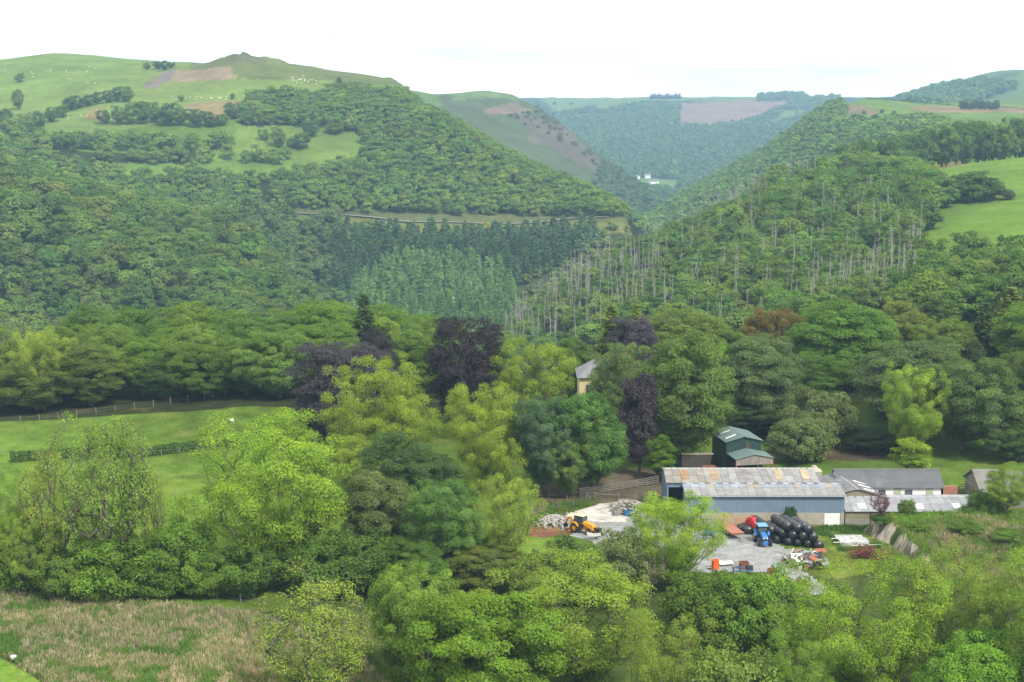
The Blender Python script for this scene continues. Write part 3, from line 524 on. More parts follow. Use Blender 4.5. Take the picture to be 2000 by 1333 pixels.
T = [
 # kind, name, px, top, w, Y, colour, label, category
 ('sparse', 'ash_tree', 618, 1128, 300, 153, OLIVE, 'thin-leaved grey-green ash with bare twigs showing, in front of the rushy field', 'ash tree'),
 ('dome', 'willow_tree', 805, 1108, 200, 160, (.12, .185, .032), 'soft pale green willow beside the thin-leaved ash at the bottom of the photo', 'willow'),
 ('dome', 'sycamore_tree', 950, 1150, 280, 154, (.10, .175, .014), 'bright mid-green sycamore at the bottom edge between the willow and the broad ash', 'sycamore'),
 ('ash', 'ash_tree', 1140, 1082, 380, 163, (.15, .215, .024), 'broad yellow-green ash with dark stems at the bottom centre of the photo', 'ash tree'),
 ('ash', 'ash_tree', 1300, 1200, 190, 152, (.135, .195, .026), 'smaller olive ash leaning out from the broad ash beside the dark hawthorn', 'ash tree'),
 ('shrub', 'hawthorn_bush', 1390, 1120, 200, 174, MID, 'dark green hawthorn below the yard edge, nearest the orange bin', 'bush'),
 ('shrub', 'hawthorn_bush', 1490, 1112, 190, 172, MID, 'dark green hawthorn below the gravel track, nearest the scrap heap', 'bush'),
 ('shrub', 'hawthorn_bush', 1440, 1262, 230, 150, (.10, .15, .03), 'pale green low bush at the bottom edge beside the big bright ash', 'bush'),
 ('ash', 'ash_tree', 1675, 1088, 330, 158, BRIGHT, 'big bright green ash in front of the scrap heap and mound', 'ash tree'),
 ('ash', 'ash_tree', 1855, 1062, 270, 163, (.13, .185, .03), 'olive ash with many thin stems in front of the bracken slope', 'ash tree'),
 ('ash', 'ash_tree', 1985, 1110, 230, 156, (.12, .18, .026), 'olive ash cut by the bottom corner of the photo on the bracken side', 'ash tree'),
 ('dome', 'sycamore_tree', 1890, 1240, 240, 150, (.09, .16, .018), 'low leafy green tree under the olive ashes at the bottom corner', 'sycamore'),
 ('ash', 'ash_tree', 1560, 1230, 150, 152, (.10, .165, .02), 'low bright sapling ash at the foot of the big bright ash', 'ash tree'),
 ('shrub', 'elder_bush', 1125, 1045, 150, 184, (.075, .125, .025), 'fresh green bush in front of the yellow digger', 'bush'),
 ('shrub', 'elder_bush', 1215, 1040, 130, 184, GREYG, 'grey-green bush between the yellow digger and the lime ash', 'bush'),
 ('sparse', 'thorn_bush', 1268, 1052, 70, 184, (.16, .17, .13), 'half dead grey thorn bush leaning at the lime ash by the yard', 'bush'),
 ('linden', 'ash_tree', 1318, 962, 205, 186, LIME2, 'lime yellow ash in front of the blue barn end and the trailer', 'ash tree'),
 ('shrub', 'elder_bush', 1050, 1080, 130, 182, (.08, .12, .025), 'green bush under the olive ash beside the digger', 'bush'),
 # hedge row along the rushy field
 ('ash', 'ash_tree', -5, 925, 110, 183, (.085, .15, .02), 'green ash cut by the edge of the photo at the end of the field hedgerow', 'ash tree'),
 ('sparse', 'ash_tree', 85, 866, 165, 184, OLIVE, 'thin olive ash in the hedgerow beside the tall many-stemmed ash', 'ash tree'),
 ('sparse', 'ash_tree', 205, 806, 225, 182, (.10, .165, .026), 'tallest thin ash of the hedgerow with many dark upright stems', 'ash tree'),
 ('sparse', 'ash_tree', 290, 905, 100, 185, OLIVE, 'nearly bare narrow ash right of the tall many-stemmed hedgerow ash', 'ash tree'),
 ('ash', 'ash_tree', 40, 985, 120, 181, ASH, 'low green ash between the photo edge and the thin olive ash', 'ash tree'),
 ('shrub', 'hawthorn_bush', 410, 1075, 110, 181, MID, 'rounded hawthorn at the gap where the lower field shows through', 'bush'),
 ('shrub', 'hawthorn_bush', 350, 1015, 150, 182, MID, 'tall dark hawthorn in the hedgerow before the gap in the lower field', 'bush'),
 ('shrub', 'hawthorn_bush', 215, 1035, 190, 182, MID, 'dark hawthorn filling the foot of the tall many-stemmed ash', 'bush'),
 ('shrub', 'hawthorn_bush', 120, 1075, 130, 180, (.08, .135, .022), 'low bright bush at the rushy field edge under the thin olive ash', 'bush'),
 ('shrub', 'hawthorn_bush', 30, 1010, 160, 183, MID, 'dark hedgerow bush at the edge of the photo by the rushy field', 'bush'),
 ('shrub', 'hawthorn_bush', 290, 1080, 110, 180, DARK, 'low dark bush on the hedge bank between two tall hawthorns', 'bush'),
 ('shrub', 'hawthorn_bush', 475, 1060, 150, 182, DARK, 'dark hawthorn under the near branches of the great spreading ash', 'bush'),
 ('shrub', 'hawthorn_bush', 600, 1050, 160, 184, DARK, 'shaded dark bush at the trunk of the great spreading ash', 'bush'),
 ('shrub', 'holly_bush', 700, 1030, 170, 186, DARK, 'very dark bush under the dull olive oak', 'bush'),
 ('linden', 'ash_tree', 545, 808, 320, 188, (.135, .205, .02), 'great spreading bright green ash standing over the middle of the hedgerow', 'ash tree'),
 ('dome', 'oak_tree', 740, 912, 190, 194, (.075, .10, .035), 'dull olive oak between the great spreading ash and the round sycamore', 'oak'),
 ('dome', 'sycamore_tree', 858, 938, 150, 188, (.065, .12, .03), 'mid-green round sycamore beside the olive ash near the digger', 'sycamore'),
 ('ash', 'ash_tree', 985, 925, 165, 190, (.125, .175, .026), 'olive lime ash with brownish twigs beside the digger', 'ash tree'),
 ('dome', 'thorn_tree', 930, 1060, 150, 185, (.075, .10, .025), 'dull green thorn tree below the olive lime ash', 'thorn tree'),
 ('dome', 'sycamore_tree', 800, 1060, 150, 183, (.055, .10, .02), 'small dark sycamore below the dull olive oak', 'sycamore'),
 # the middle group
 ('dome', 'holm_oak', 800, 842, 175, 216, (.04, .075, .022), 'dark green rounded oak below the largest lime tree', 'oak'),
 ('linden', 'lime_tree', 750, 698, 205, 240, LIME, 'largest yellow-lime tree in front of the greyish copper beech', 'tree'),
 ('linden', 'lime_tree', 690, 850, 150, 226, (.135, .19, .022), 'low olive lime tree below the largest yellow-lime tree', 'tree'),
 ('linden', 'lime_tree', 945, 748, 185, 228, LIME, 'brightest lime tree in front of the dark copper beech', 'tree'),
 ('linden', 'lime_tree', 1034, 660, 168, 264, LIME2, 'round lime tree behind, between the dark copper beech and the slate roofed house', 'tree'),
 ('beech', 'copper_beech', 914, 614, 155, 262, COPPER, 'big dark purple copper beech rising behind the brightest lime tree', 'beech'),
 ('beech', 'copper_beech', 676, 666, 190, 258, COPPER2, 'greyish purple copper beech behind the largest lime tree', 'beech'),
 ('beech', 'copper_beech', 735, 640, 90, 284, COPPER, 'dull purple beech top showing behind the greyish copper beech', 'beech'),
 ('beech', 'copper_beech', 630, 770, 100, 262, COPPER2, 'low purple beech branches sweeping down at the pasture corner', 'beech'),
 ('dome', 'sycamore_tree', 1058, 772, 120, 226, BLUEG, 'blue-green sycamore touching the brightest lime tree', 'sycamore'),
 ('dome', 'sycamore_tree', 1108, 850, 80, 224, (.07, .115, .03), 'narrow green sycamore between the blue-green one and the broad one before the house', 'sycamore'),
 ('dome', 'sycamore_tree', 1155, 768, 155, 228, (.06, .125, .03), 'broad fresh green sycamore in front of the slate roofed house', 'sycamore'),
 ('column', 'copper_beech', 1246, 725, 70, 238, (.036, .027, .046), 'narrow dark copper tree standing at the end of the blue barn', 'beech'),
 ('beech', 'copper_beech', 1240, 615, 95, 292, COPPER2, 'copper beech crown showing on the skyline of the park trees', 'beech'),
 ('beech', 'beech_tree', 1335, 640, 190, 244, (.07, .12, .028), 'tall full green beech behind the ridge of the blue barn', 'beech'),
 ('beech', 'beech_tree', 1228, 668, 110, 250, (.075, .115, .04), 'slim grey-green beech beside the hidden house and the narrow copper tree', 'beech'),
 ('beech', 'beech_tree', 1212, 690, 115, 254, (.085, .125, .05), 'grey-green beech hiding the slate roofed house', 'beech'),
 ('column', 'maple_tree', 1292, 850, 55, 234, (.075, .145, .012), 'small bright green tree tucked between copper tree and beech', 'tree'),
 ('dome', 'sycamore_tree', 1130, 655, 110, 295, (.06, .11, .02), 'green tree behind the round lime tree and the house', 'sycamore'),
 ('conifer', 'cypress_tree', 1195, 592, 90, 296, (.085, .11, .025), 'olive cypress rising beside the copper crown on the park skyline', 'cypress'),
 ('conifer', 'cypress_tree', 1243, 594, 60, 304, (.10, .15, .02), 'small yellow-green conifer tip behind the copper crown', 'cypress'),
 ('beech', 'cedar_tree', 1345, 600, 180, 302, (.085, .125, .028), 'flat-topped layered tree on the park skyline below the dead trunks', 'tree'),
 ('beech', 'beech_tree', 1395, 665, 90, 272, (.085, .155, .016), 'fresh green beech peeping out behind the tall full beech', 'beech'),
 ('beech', 'beech_tree', 1490, 660, 170, 268, (.06, .098, .04), 'blue-green beech behind the dark green barn', 'beech'),
 ('dome', 'cypress_tree', 1520, 602, 120, 302, BROWN, 'rusty brown leaved tree on the park skyline', 'tree'),
 ('dome', 'sycamore_tree', 1450, 640, 100, 300, (.085, .13, .03), 'pale green tree left of the rusty brown tree', 'sycamore'),
 ('beech', 'beech_tree', 1660, 582, 190, 292, (.062, .115, .02), 'tall deep green beech in the middle of the park wood', 'beech'),
 ('dome', 'oak_tree', 1597, 588, 90, 306, (.09, .125, .02), 'olive green oak between the rusty brown tree and the tall deep green beech', 'oak'),
 ('beech', 'beech_tree', 1600, 690, 130, 276, (.055, .11, .018), 'green beech above the blossoming thorn', 'beech'),
 ('dome', 'oak_tree', 1780, 588, 120, 312, (.095, .115, .022), 'olive brown oak standing against the blue-green slope', 'oak'),
 ('beech', 'beech_tree', 1780, 668, 210, 266, (.06, .088, .035), 'wide dull grey-green beech behind the lime-yellow maple', 'beech'),
 ('linden', 'maple_tree', 1783, 708, 130, 246, (.135, .19, .022), 'lime-yellow maple above the white stable', 'maple'),
 ('dome', 'horse_chestnut', 1885, 698, 215, 252, (.055, .095, .03), 'massive dark green tree beside the lime-yellow maple', 'tree'),
 ('column', 'maple_tree', 1787, 858, 75, 234, (.13, .20, .02), 'small lime bush-like tree at the back of the white stable roof', 'maple'),
 ('shrub', 'hawthorn_tree', 1600, 755, 140, 256, (.09, .118, .05), 'taller pale blossoming thorn on the bank behind the barns', 'hawthorn'),
 ('shrub', 'hawthorn_tree', 1570, 812, 130, 246, (.08, .108, .045), 'rounded thorn with creamy blossom beside the dark green barn', 'hawthorn'),
 ('conifer', 'spruce_tree', 1925, 590, 80, 302, CONIF, 'dark pointed spruce on the skyline near the photo edge', 'spruce'),
 ('conifer', 'larch_tree', 1975, 560, 100, 306, (.09, .125, .025), 'yellow-green larch at the photo edge behind the dark spruce', 'larch'),
 ('dome', 'oak_tree', 1850, 620, 110, 300, (.08, .12, .02), 'yellow-green oak between the olive brown oak and the dark spruce', 'oak'),
 ('dome', 'oak_tree', 1985, 690, 130, 270, (.065, .105, .02), 'green oak at the photo edge above the old stone barn', 'oak'),
 ('dome', 'oak_tree', 1990, 800, 130, 246, (.045, .085, .02), 'deep green tree at the photo edge directly behind the old stone barn', 'oak'),
 ('column', 'fir_tree', 1895, 660, 60, 280, CONIF, 'dark narrow fir between the massive tree and the spruce', 'fir'),
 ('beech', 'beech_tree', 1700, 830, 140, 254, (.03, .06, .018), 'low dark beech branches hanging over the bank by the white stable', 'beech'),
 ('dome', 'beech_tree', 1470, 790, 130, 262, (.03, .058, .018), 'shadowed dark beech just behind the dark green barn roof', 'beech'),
 ('linden', 'sycamore_tree', 1968, 905, 125, 206, (.11, .17, .02), 'small spreading tree on the mound beside the old stone barn', 'sycamore'),
 ('shrub', 'elder_bush', 1925, 955, 80, 208, (.055, .10, .02), 'leafy bush under the small spreading tree on the mound', 'bush'),
 ('shrub', 'bramble_bush', 1885, 1018, 60, 199, (.07, .125, .02), 'bramble bush on the grassy top of the mound above the bracken', 'bush'),
 ('shrub', 'bramble_bush', 1965, 1035, 70, 197, (.06, .11, .02), 'bramble thicket on the mound slope at the photo edge', 'bush'),
 ('shrub', 'ivy_bush', 1722, 1006, 46, 205, (.05, .095, .016), 'ivy and bramble hanging over the lip of the cut bank', 'bush'),
 ('shrub', 'bramble_bush', 1795, 1022, 44, 200, (.075, .13, .022), 'small bramble at the near lip of the cut bank', 'bush'),
 ('sparse', 'maple_tree', 1722, 962, 40, 205.5, (.10, .03, .04), 'little red-leaved maple in front of the low grey shed roof', 'maple'),
 ('shrub', 'elder_bush', 1772, 975, 32, 206.4, (.075, .12, .03), 'sapling bush against the low grey shed roof', 'bush'),
 ('shrub', 'elder_bush', 1892, 988, 40, 206.4, (.06, .115, .02), 'weedy bush at the far end of the low grey shed', 'bush'),
 ('shrub', 'elder_bush', 1545, 988, 28, 208.6, (.035, .075, .02), 'dark green bush growing up the blue barn wall behind the bales', 'bush'),
]
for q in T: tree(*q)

# the wood along the far side of the upper pasture
WOODL = 'green broadleaf tree packed in the wood along the far edge of the pasture'
rows = [(287, 11, 690, 26), (296, 12, 655, 22), (308, 12, 632, 16), (322, 12, 606, 12), (338, 11, 600, 12)]
rw = random.Random(11)
for ri, (Y, step, tp, jt) in enumerate(rows):
    x = -95.0 + ri * 4
    while x < (-33 if ri == 0 else (-26 if ri < 3 else -8)):
        yy = Y + rw.uniform(-3, 3) + 0.02 * (x + 85) * (1 if ri == 0 else 0)
        px = project(np.array(x), np.array(yy), np.array(12.0))[0]
        t_ = tp + rw.uniform(-jt, jt) + max(0, px - 700) * .12
        c = rw.choice([MID, MID, (.08, .135, .018), (.095, .15, .02), (.062, .115, .022), (.088, .13, .026)])
        lift = (.75 if ri == 0 else 1)
        tree(rw.choice(['dome', 'dome', 'beech']), 'wood_tree', px, t_, rw.uniform(125, 175), yy, tuple(v * lift for v in c), WOODL, 'wood tree', 'trees of the wood beyond the pasture')
        x += step * rw.uniform(.8, 1.15)
tree('linden', 'sycamore_tree', 80, 636, 130, 284, (.13, .18, .025), 'yellowish tree in the edge of the wood beyond the pasture', 'sycamore')
tree('conifer', 'spruce_tree', 710, 572, 78, 312, (.04, .07, .02), 'dark pointed spruce standing above the wood and the copper beeches', 'spruce')
tree('dome', 'sycamore_tree', 545, 645, 150, 285, (.075, .13, .03), 'layered sycamore at the near corner of the wood by the pasture', 'sycamore')
tree('dome', 'sycamore_tree', 480, 660, 140, 289, (.09, .145, .025), 'yellower sycamore next to the layered one at the wood corner', 'sycamore')
tree('dome', 'sycamore_tree', 825, 640, 130, 300, (.075, .13, .022), 'fresh green tree between the spruce and the big dark copper beech', 'sycamore')
tree('dome', 'sycamore_tree', 790, 605, 140, 322, (.08, .13, .022), 'yellow-green crown behind the copper beeches above the gorge', 'sycamore')

for i in range(26):
    px = rw.uniform(2030, 2330); Y = rw.uniform(244, 320)
    tree(rw.choice(['dome', 'beech', 'dome']), 'park_tree', px, 666 + rw.uniform(-70, 30), rw.uniform(120, 180), Y, rw.choice([MID, (.08, .135, .018), (.06, .11, .022)]), 'green tree of the park wood beyond the old stone barn', 'park tree', 'trees of the park wood')
for i in range(7):
    tree('linden' if i % 2 else 'ash', 'ash_tree', 2080 + i * 55, 1080 + rw.uniform(-20, 40), rw.uniform(200, 300), 150 + rw.uniform(0, 16), ASH, 'ash of the row running on past the photo edge', 'ash tree', 'ashes past the photo edge')
# ------------------------------------------------------------------ woods on the slopes
def scatter(Pm, ya, yb, sp, seed, xr=None):
    """ground points whose photo pixels fall in Pm, between distances ya and yb"""
    rng = np.random.default_rng(seed); ys = np.arange(ya, yb, sp); res = []
    for y in ys:
        lim = min(S_MAX * .8, .36) * y; xs = np.arange(-lim, lim, sp); n = len(xs)
        X = xs + rng.uniform(-.42, .42, n) * sp; Y = y + rng.uniform(-.42, .42, n) * sp
        ok = (Y > ya) & (Y < yb); X, Y = X[ok], Y[ok]; z = hgt(X, Y); px, py = project(X, Y, z)
        k = in_poly(px, py, Pm); res.append(np.stack([X[k], Y[k], z[k], px[k], py[k]], 1))
    return np.concatenate(res)
def template(seed, n, leaf, H=1.0, R=.48, low=.12, ncl=16):
    rng = np.random.default_rng(seed); d = unit(rng.normal(size=(ncl, 3)) + np.array([0, 0, .45]))
    c = d * np.array([R * .72, R * .72, .42]) * rng.uniform(.7, 1.05, (ncl, 1)) + np.array([0, 0, .53])
    k = rng.integers(0, ncl, n); q = unit(rng.normal(size=(n, 3)) + np.array([0, 0, .4])); p = c[k] + q * np.array([.2, .2, .13]) * rng.uniform(.5, 1.1, (n, 1))
    nr = q * .7 + unit(p - np.array([0, 0, .4])) * .5 + np.array([0, 0, .4])
    v, f = quads(p, nr, np.full(n, leaf), rng, 1.15, .26); t = np.repeat(rng.uniform(.84, 1.16, ncl)[k] * rng.uniform(.88, 1.12, n), 4)
    return v, t
def template_con(seed, n, leaf):
    rng = np.random.default_rng(seed); t = rng.uniform(0, 1, n) ** 1.25; a = rng.uniform(0, 2 * pi, n); r = .235 * (1 - t) ** .8 * rng.uniform(.5, 1.05, n) + .012
    p = np.stack([np.cos(a) * r, np.sin(a) * r, .1 + .88 * t - r * .25], 1); nr = np.stack([np.cos(a), np.sin(a), np.full(n, .8)], 1)
    v, f = quads(p, nr, np.full(n, leaf), rng, 1.7, .4); return v, np.repeat(rng.uniform(.7, 1.25, n), 4)
def mass(name, pts, hh, rr, cols, temps, seed):
    """many small trees as one mesh: pts (n,>=3), heights, widths, colours (n,3)"""
    rng = np.random.default_rng(seed); V, Cc = [], []; n = len(pts); which = rng.integers(0, len(temps), n)
    for ti, (tv, tt) in enumerate(temps):
        ii = np.where(which == ti)[0]
        if not len(ii): continue
        a = rng.uniform(0, 2 * pi, len(ii)); ca, sa = np.cos(a)[:, None], np.sin(a)[:, None]
        x = (tv[None, :, 0] * ca - tv[None, :, 1] * sa) * rr[ii][:, None] + pts[ii, 0][:, None]
        y = (tv[None, :, 0] * sa + tv[None, :, 1] * ca) * rr[ii][:, None] + pts[ii, 1][:, None]
        z = tv[None, :, 2] * hh[ii][:, None] + pts[ii, 2][:, None] - .4
        V.append(np.stack([x, y, z], -1).reshape(-1, 3)); Cc.append((tt[None, :, None] * cols[ii][:, None, :]).reshape(-1, 3))
    V = np.concatenate(V); Cc = np.concatenate(Cc)
    return link_mesh(name, V, np.arange(len(V)).reshape(-1, 4), M_WOOD_LEAF, col=Cc)
def palette(n, cs, seed, var=.14):
    rng = np.random.default_rng(seed); c = np.array(cs)[rng.integers(0, len(cs), n)]
    return c * rng.uniform(1 - var, 1 + var, (n, 1)) * rng.uniform(1 - var / 2, 1 + var / 2, (n, 3))
G_OAK = [(.068, .118, .022), (.084, .136, .025), (.06, .106, .026), (.098, .145, .03), (.074, .122, .022)]
G_LIT = [(.085, .125, .026), (.10, .14, .03)]
TB = [template(20 + i, 640, .085) for i in range(7)]; TBf = [template(40 + i, 150, .16) for i in range(5)]; TBn = [template(60 + i, 1300, .062, ncl=24) for i in range(6)]
TCn = [template_con(70 + i, 340, .09) for i in range(4)]
rgf = np.random.default_rng(77)
# near slopes: the nearest trees as trees of their own, the rest one mass
POLY_L = [(-900, 300), (0, 350), (260, 390), (420, 420), (500, 465), (560, 540), (640, 700), (-900, 720)]
POLY_R = [(935, 720), (990, 640), (1100, 545), (1250, 470), (1350, 435), (1450, 392), (1550, 356), (1660, 338), (1760, 335), (1835, 380), (1850, 400), (1815, 440), (1790, 480), (1800, 520), (1900, 540), (2100, 500), (2400, 480), (2400, 760), (935, 760)]
pl = scatter(POLY_L, 575, 850, 8.7, 1); pr = np.concatenate([scatter(POLY_R, 440, 822, 8.0, 2), scatter([(1740, 700), (1770, 560), (1850, 520), (2300, 470), (2300, 760)], 352, 440, 8.5, 12)])
pr_keep = rgf.uniform(size=len(pr)) < np.where((pr[:, 3] < 1300) & (pr[:, 4] > 480), .62, .86); pr = pr[pr_keep]
def stand(pts, hm, rm, seed):
    rng = np.random.default_rng(seed); n = len(pts); k_ = rng.uniform(.65, 1.3, n); return hm * (.35 + .65 * k_) * rng.uniform(.9, 1.1, n), rm * k_ * rng.uniform(.88, 1.14, n)
hl, rl = stand(pl, 11.0, 12.2, 3); hr, rr_ = stand(pr, 9.0, 9.5, 4)
hr = np.where((pr[:, 3] < 1300), hr * .75, hr); hr = np.where((pr[:, 3] > 1500) & (pr[:, 4] < 440), hr * 1.25, hr); rr_ = np.where((pr[:, 3] > 1500) & (pr[:, 4] < 440), rr_ * 1.3, rr_)
cl = palette(len(pl), [(.056, .10, .026), (.066, .112, .027), (.076, .122, .03), (.088, .13, .034)], 5, .22); cr = palette(len(pr), [(.05, .095, .02), (.062, .11, .02), (.07, .12, .022), (.085, .135, .026)], 6, .2)
allp = np.concatenate([pl, pr]); allh = np.concatenate([hl, hr]); allr = np.concatenate([rl, rr_]); allc = np.concatenate([cl, cr]); isl = np.arange(len(allp)) < len(pl)
tpy = project(allp[:, 0], allp[:, 1], allp[:, 2] + allh)[1]
lim = np.interp(allp[:, 3], [0, 250, 560, 700, 940, 1000, 1200, 1500, 2000], [575, 590, 600, 585, 650, 640, 600, 605, 575])
vis = (tpy < lim - 4) & (allp[:, 3] > -20) & (allp[:, 3] < 2020)
score = np.where(vis, allr / allp[:, 1], 0); pick = np.argsort(-score)[:185]; pick = pick[score[pick] > 0]
for i in pick:
    p = allp[i]; left = isl[i]
    tree('oak', 'hillside_oak', 0, 0, 0, p[1], tuple(allc[i]), 'broadleaf tree on the near wooded slope beyond the pasture wood' if left else 'young broadleaf tree among the dead trunks on the slope below the hill field',
         'hillside tree', 'trees of the near wooded slope' if left else 'living trees on the dead trunk slope', X=p[0], h=allh[i], r=allr[i] * .5)
rest = np.ones(len(allp), bool); rest[pick] = False
near_m = mass('hillside_woodland', allp[rest], allh[rest], allr[rest], allc[rest], TBn, 9); near_m["kind"] = "stuff"
# clumps on the right-hand hill field
def foot(px, py, ya=300, yb=4900):
    """distance at which the line of sight through a photo pixel meets the ground"""
    d = ray(px, py); ts = np.arange(ya, yb, 1.0); X, Y, Zz = ts * d[0] / d[1], ts, CAM_Z + ts * d[2] / d[1]; k = np.where(Zz < hgt(X, Y))[0]
    return float(ts[k[0]]) if len(k) else None
for px, base, top, w_, c, lb in [(1887, 394, 333, 100, (.055, .105, .018), 'rounded tree of the lone clump standing in the hill field'), (1930, 391, 346, 84, (.05, .095, .02), 'flatter tree of the lone clump in the hill field'),
                             (1858, 386, 350, 44, (.055, .10, .022), 'small tree at the gate end of the lone clump in the hill field'), (1972, 390, 370, 32, (.07, .085, .05), 'small grey bush beside the lone clump in the hill field'),
                             (1905, 540, 450, 120, (.06, .10, .02), 'broad tree at the bottom corner of the hill field'), (1845, 560, 490, 90, (.055, .095, .022), 'bushy tree just below the hill field corner'),
                             (1988, 530, 460, 70, (.06, .10, .02), 'tree at the photo edge on the lower border of the hill field'), (1955, 560, 500, 100, (.05, .09, .02), 'dark tree between the two border trees below the hill field')]:
    tree('oak', 'field_tree', px, top, w_, foot(px, base), c, lb, 'field tree')
cr_ = random.Random(8)
for i in range(26):
    px = 1650 + i * 14.5 + cr_.uniform(-5, 5); base = np.interp(px, [1640, 1720, 1780, 1800, 1900, 2030], [325, 330, 322, 305, 298, 290]); top = np.interp(px, [1640, 1700, 1760, 1790, 1850, 1900, 1950, 2030], [276, 268, 272, 250, 242, 236, 238, 228]) + cr_.uniform(-3, 10)
    Yc = np.interp(px, [1640, 2030], [828, 880]) + cr_.uniform(-8, 14)
    tree('oak', 'crest_tree', px, top, cr_.uniform(46, 68), Yc, cr_.choice([(.055, .10, .018), (.065, .11, .02), (.05, .092, .022)]), 'leafy tree in the belt along the top of the hill field', 'crest tree', 'belt of trees above the hill field')
# dead trunks
DEAD = [([(990, 700), (985, 610), (1100, 530), (1180, 510), (1290, 520), (1290, 600), (1120, 690)], 500, 800, 5.6, .5), ([(1290, 690), (1250, 480), (1500, 390), (1700, 380), (1800, 470), (1800, 690)], 440, 800, 8.5, .4),
        ([(1690, 560), (1740, 520), (1800, 500), (1800, 640), (1700, 660)], 440, 700, 4.4, .8), ([(1560, 640), (1600, 560), (1700, 560), (1700, 680), (1560, 690)], 440, 640, 5.0, .6), ([(1300, 445), (1400, 405), (1560, 350), (1640, 340), (1600, 380), (1400, 440)], 690, 820, 6, .8)]
dn = 0; dr = random.Random(21); dcand = []
for k, (P, ya, yb, sp, keep) in enumerate(DEAD):
    for p in scatter(P, ya, yb, sp, 60 + k):
        if dr.random() < keep: dcand.append(p)
dr.shuffle(dcand)
def dead(X, Y, h, label, group, lean=0.0):
    e = empty('dead_tree', (X, Y, float(hgt(X, Y)) - .3), dr.uniform(0, 6.28), (1.0 + dr.uniform(-.25, .4),) * 2 + (h / 12.6,)); e.rotation_euler[0] = dr.gauss(0, .045) + lean; e.rotation_euler[1] = dr.gauss(0, .045)
    tag(e, label, 'dead tree', group); t = bpy.data.objects.new('stem', dr.choice(DEADP)); COL.objects.link(t); t.parent = e
for p in dcand[:290]:
    dead(p[0], p[1], dr.uniform(11, 17), 'bare grey dead conifer trunk standing on the felled larch slope', 'dead conifer trunks on the slope')
dv, df, nb_ = [], [], 0
for p in dcand[290:700]:
    me_ = dr.choice(DEADP); co = np.empty(len(me_.vertices) * 3, np.float32); me_.vertices.foreach_get('co', co); co = co.reshape(-1, 3); fi = np.empty(len(me_.polygons) * 4, np.int32); me_.polygons.foreach_get('vertices', fi)
    a_ = dr.uniform(0, 6.28); h_s = dr.uniform(.8, 1.25); q = np.stack([(co[:, 0] * cos(a_) - co[:, 1] * sin(a_)) + p[0], (co[:, 0] * sin(a_) + co[:, 1] * cos(a_)) + p[1], co[:, 2] * h_s + p[2] - .3], 1); dv.append(q); df.append(fi.reshape(-1, 4) + nb_); nb_ += len(co)
if dv: link_mesh('dead_wood_trunks', np.concatenate(dv), np.concatenate(df), M_DEAD)["kind"] = "stuff"
# the big hill, spur and far valley: woods seen as a mass
regs = [  # polygon, Y range, spacing, height, width, palette, template, keep
 ([(-700, 290), (60, 305), (140, 324), (220, 344), (430, 350), (530, 354), (500, 366), (520, 402), (480, 440), (-700, 420)], 860, 1120, 6.9, 9.2, 10.2, G_OAK, TB),
 ([(-100, 262), (40, 262), (110, 278), (480, 284), (480, 293), (300, 298), (100, 300), (-100, 310)], 1000, 1300, 8.0, 10, 11, G_OAK, TB),
 ([(190, 311), (560, 312), (560, 322), (190, 320)], 1000, 1300, 8.0, 10, 11, G_LIT, TB),
 ([(470, 205), (520, 190), (620, 192), (700, 182), (830, 196), (900, 240), (1000, 315), (1100, 360), (1240, 432), (1225, 427), (1000, 425), (800, 422), (640, 415), (520, 405), (540, 348), (620, 338), (715, 318), (712, 272), (640, 252), (470, 248)], 1000, 1310, 6.7, 9.2, 10.2, G_OAK, TB),
 ([(470, 400), (560, 410), (660, 440), (640, 520), (680, 640), (560, 640), (470, 500)], 790, 1020, 8.6, 10, 12, [(.058, .095, .028), (.07, .105, .034), (.06, .10, .025)], TB),
 ([(640, 440), (800, 452), (1150, 452), (1235, 440), (1235, 470), (1000, 620), (640, 470)], 850, 1030, 9.5, 6, 7, G_LIT, TBf),
 ([(1240, 450), (1640, 195), (1660, 240), (1790, 238), (1880, 258), (2600, 262), (2600, 360), (1300, 470)], 1050, 1960, 10, 9.5, 12, [(.07, .12, .026), (.082, .132, .028), (.094, .142, .034)], TBf),
 ([(1140, 400), (1180, 320), (1260, 370), (1340, 420), (1300, 450), (1230, 440)], 1900, 2400, 12, 10, 12, [(.05, .085, .03)], TBf),
 ([(985, 225), (1050, 210), (1130, 275), (1200, 330), (1260, 372), (1200, 360), (1100, 280)], 2250, 2500, 16, 5, 9, [(.06, .07, .035)], TBf),
]
V0 = []
for k, (P, ya, yb, sp, hm, rm, pal, tp) in enumerate(regs):
    p = scatter(P, ya, yb, sp, 300 + k)
    if not len(p): print('empty region', k); continue
    h1, r1 = stand(p, hm, rm, 400 + k); c1 = palette(len(p), pal, 500 + k, .18); V0.append((p, h1, r1, c1, tp))
pp = np.concatenate([v[0] for v in V0 if v[4] is TB]); 
o = mass('hill_woodland', pp, *[np.concatenate([v[i] for v in V0 if v[4] is TB]) for i in (1, 2, 3)], TB, 31); o["kind"] = "stuff"
pp = np.concatenate([v[0] for v in V0 if v[4] is TBf])
o = mass('spur_woodland', pp, *[np.concatenate([v[i] for v in V0 if v[4] is TBf]) for i in (1, 2, 3)], TBf, 32); o["kind"] = "stuff"
far = scatter([(1080, 226), (1170, 220), (1250, 204), (1330, 204), (1325, 250), (1420, 248), (1490, 230), (1560, 200), (1640, 190), (1640, 240), (1500, 330), (1330, 400), (1230, 372), (1130, 300)], 2600, 4800, 15, 600)
far = far[~in_poly(far[:, 3], far[:, 4], [(1500, 240), (1530, 218), (1590, 212), (1570, 226), (1510, 248)]) & ~in_poly(far[:, 3], far[:, 4], [(1235, 348), (1330, 352), (1320, 376), (1240, 372)])]
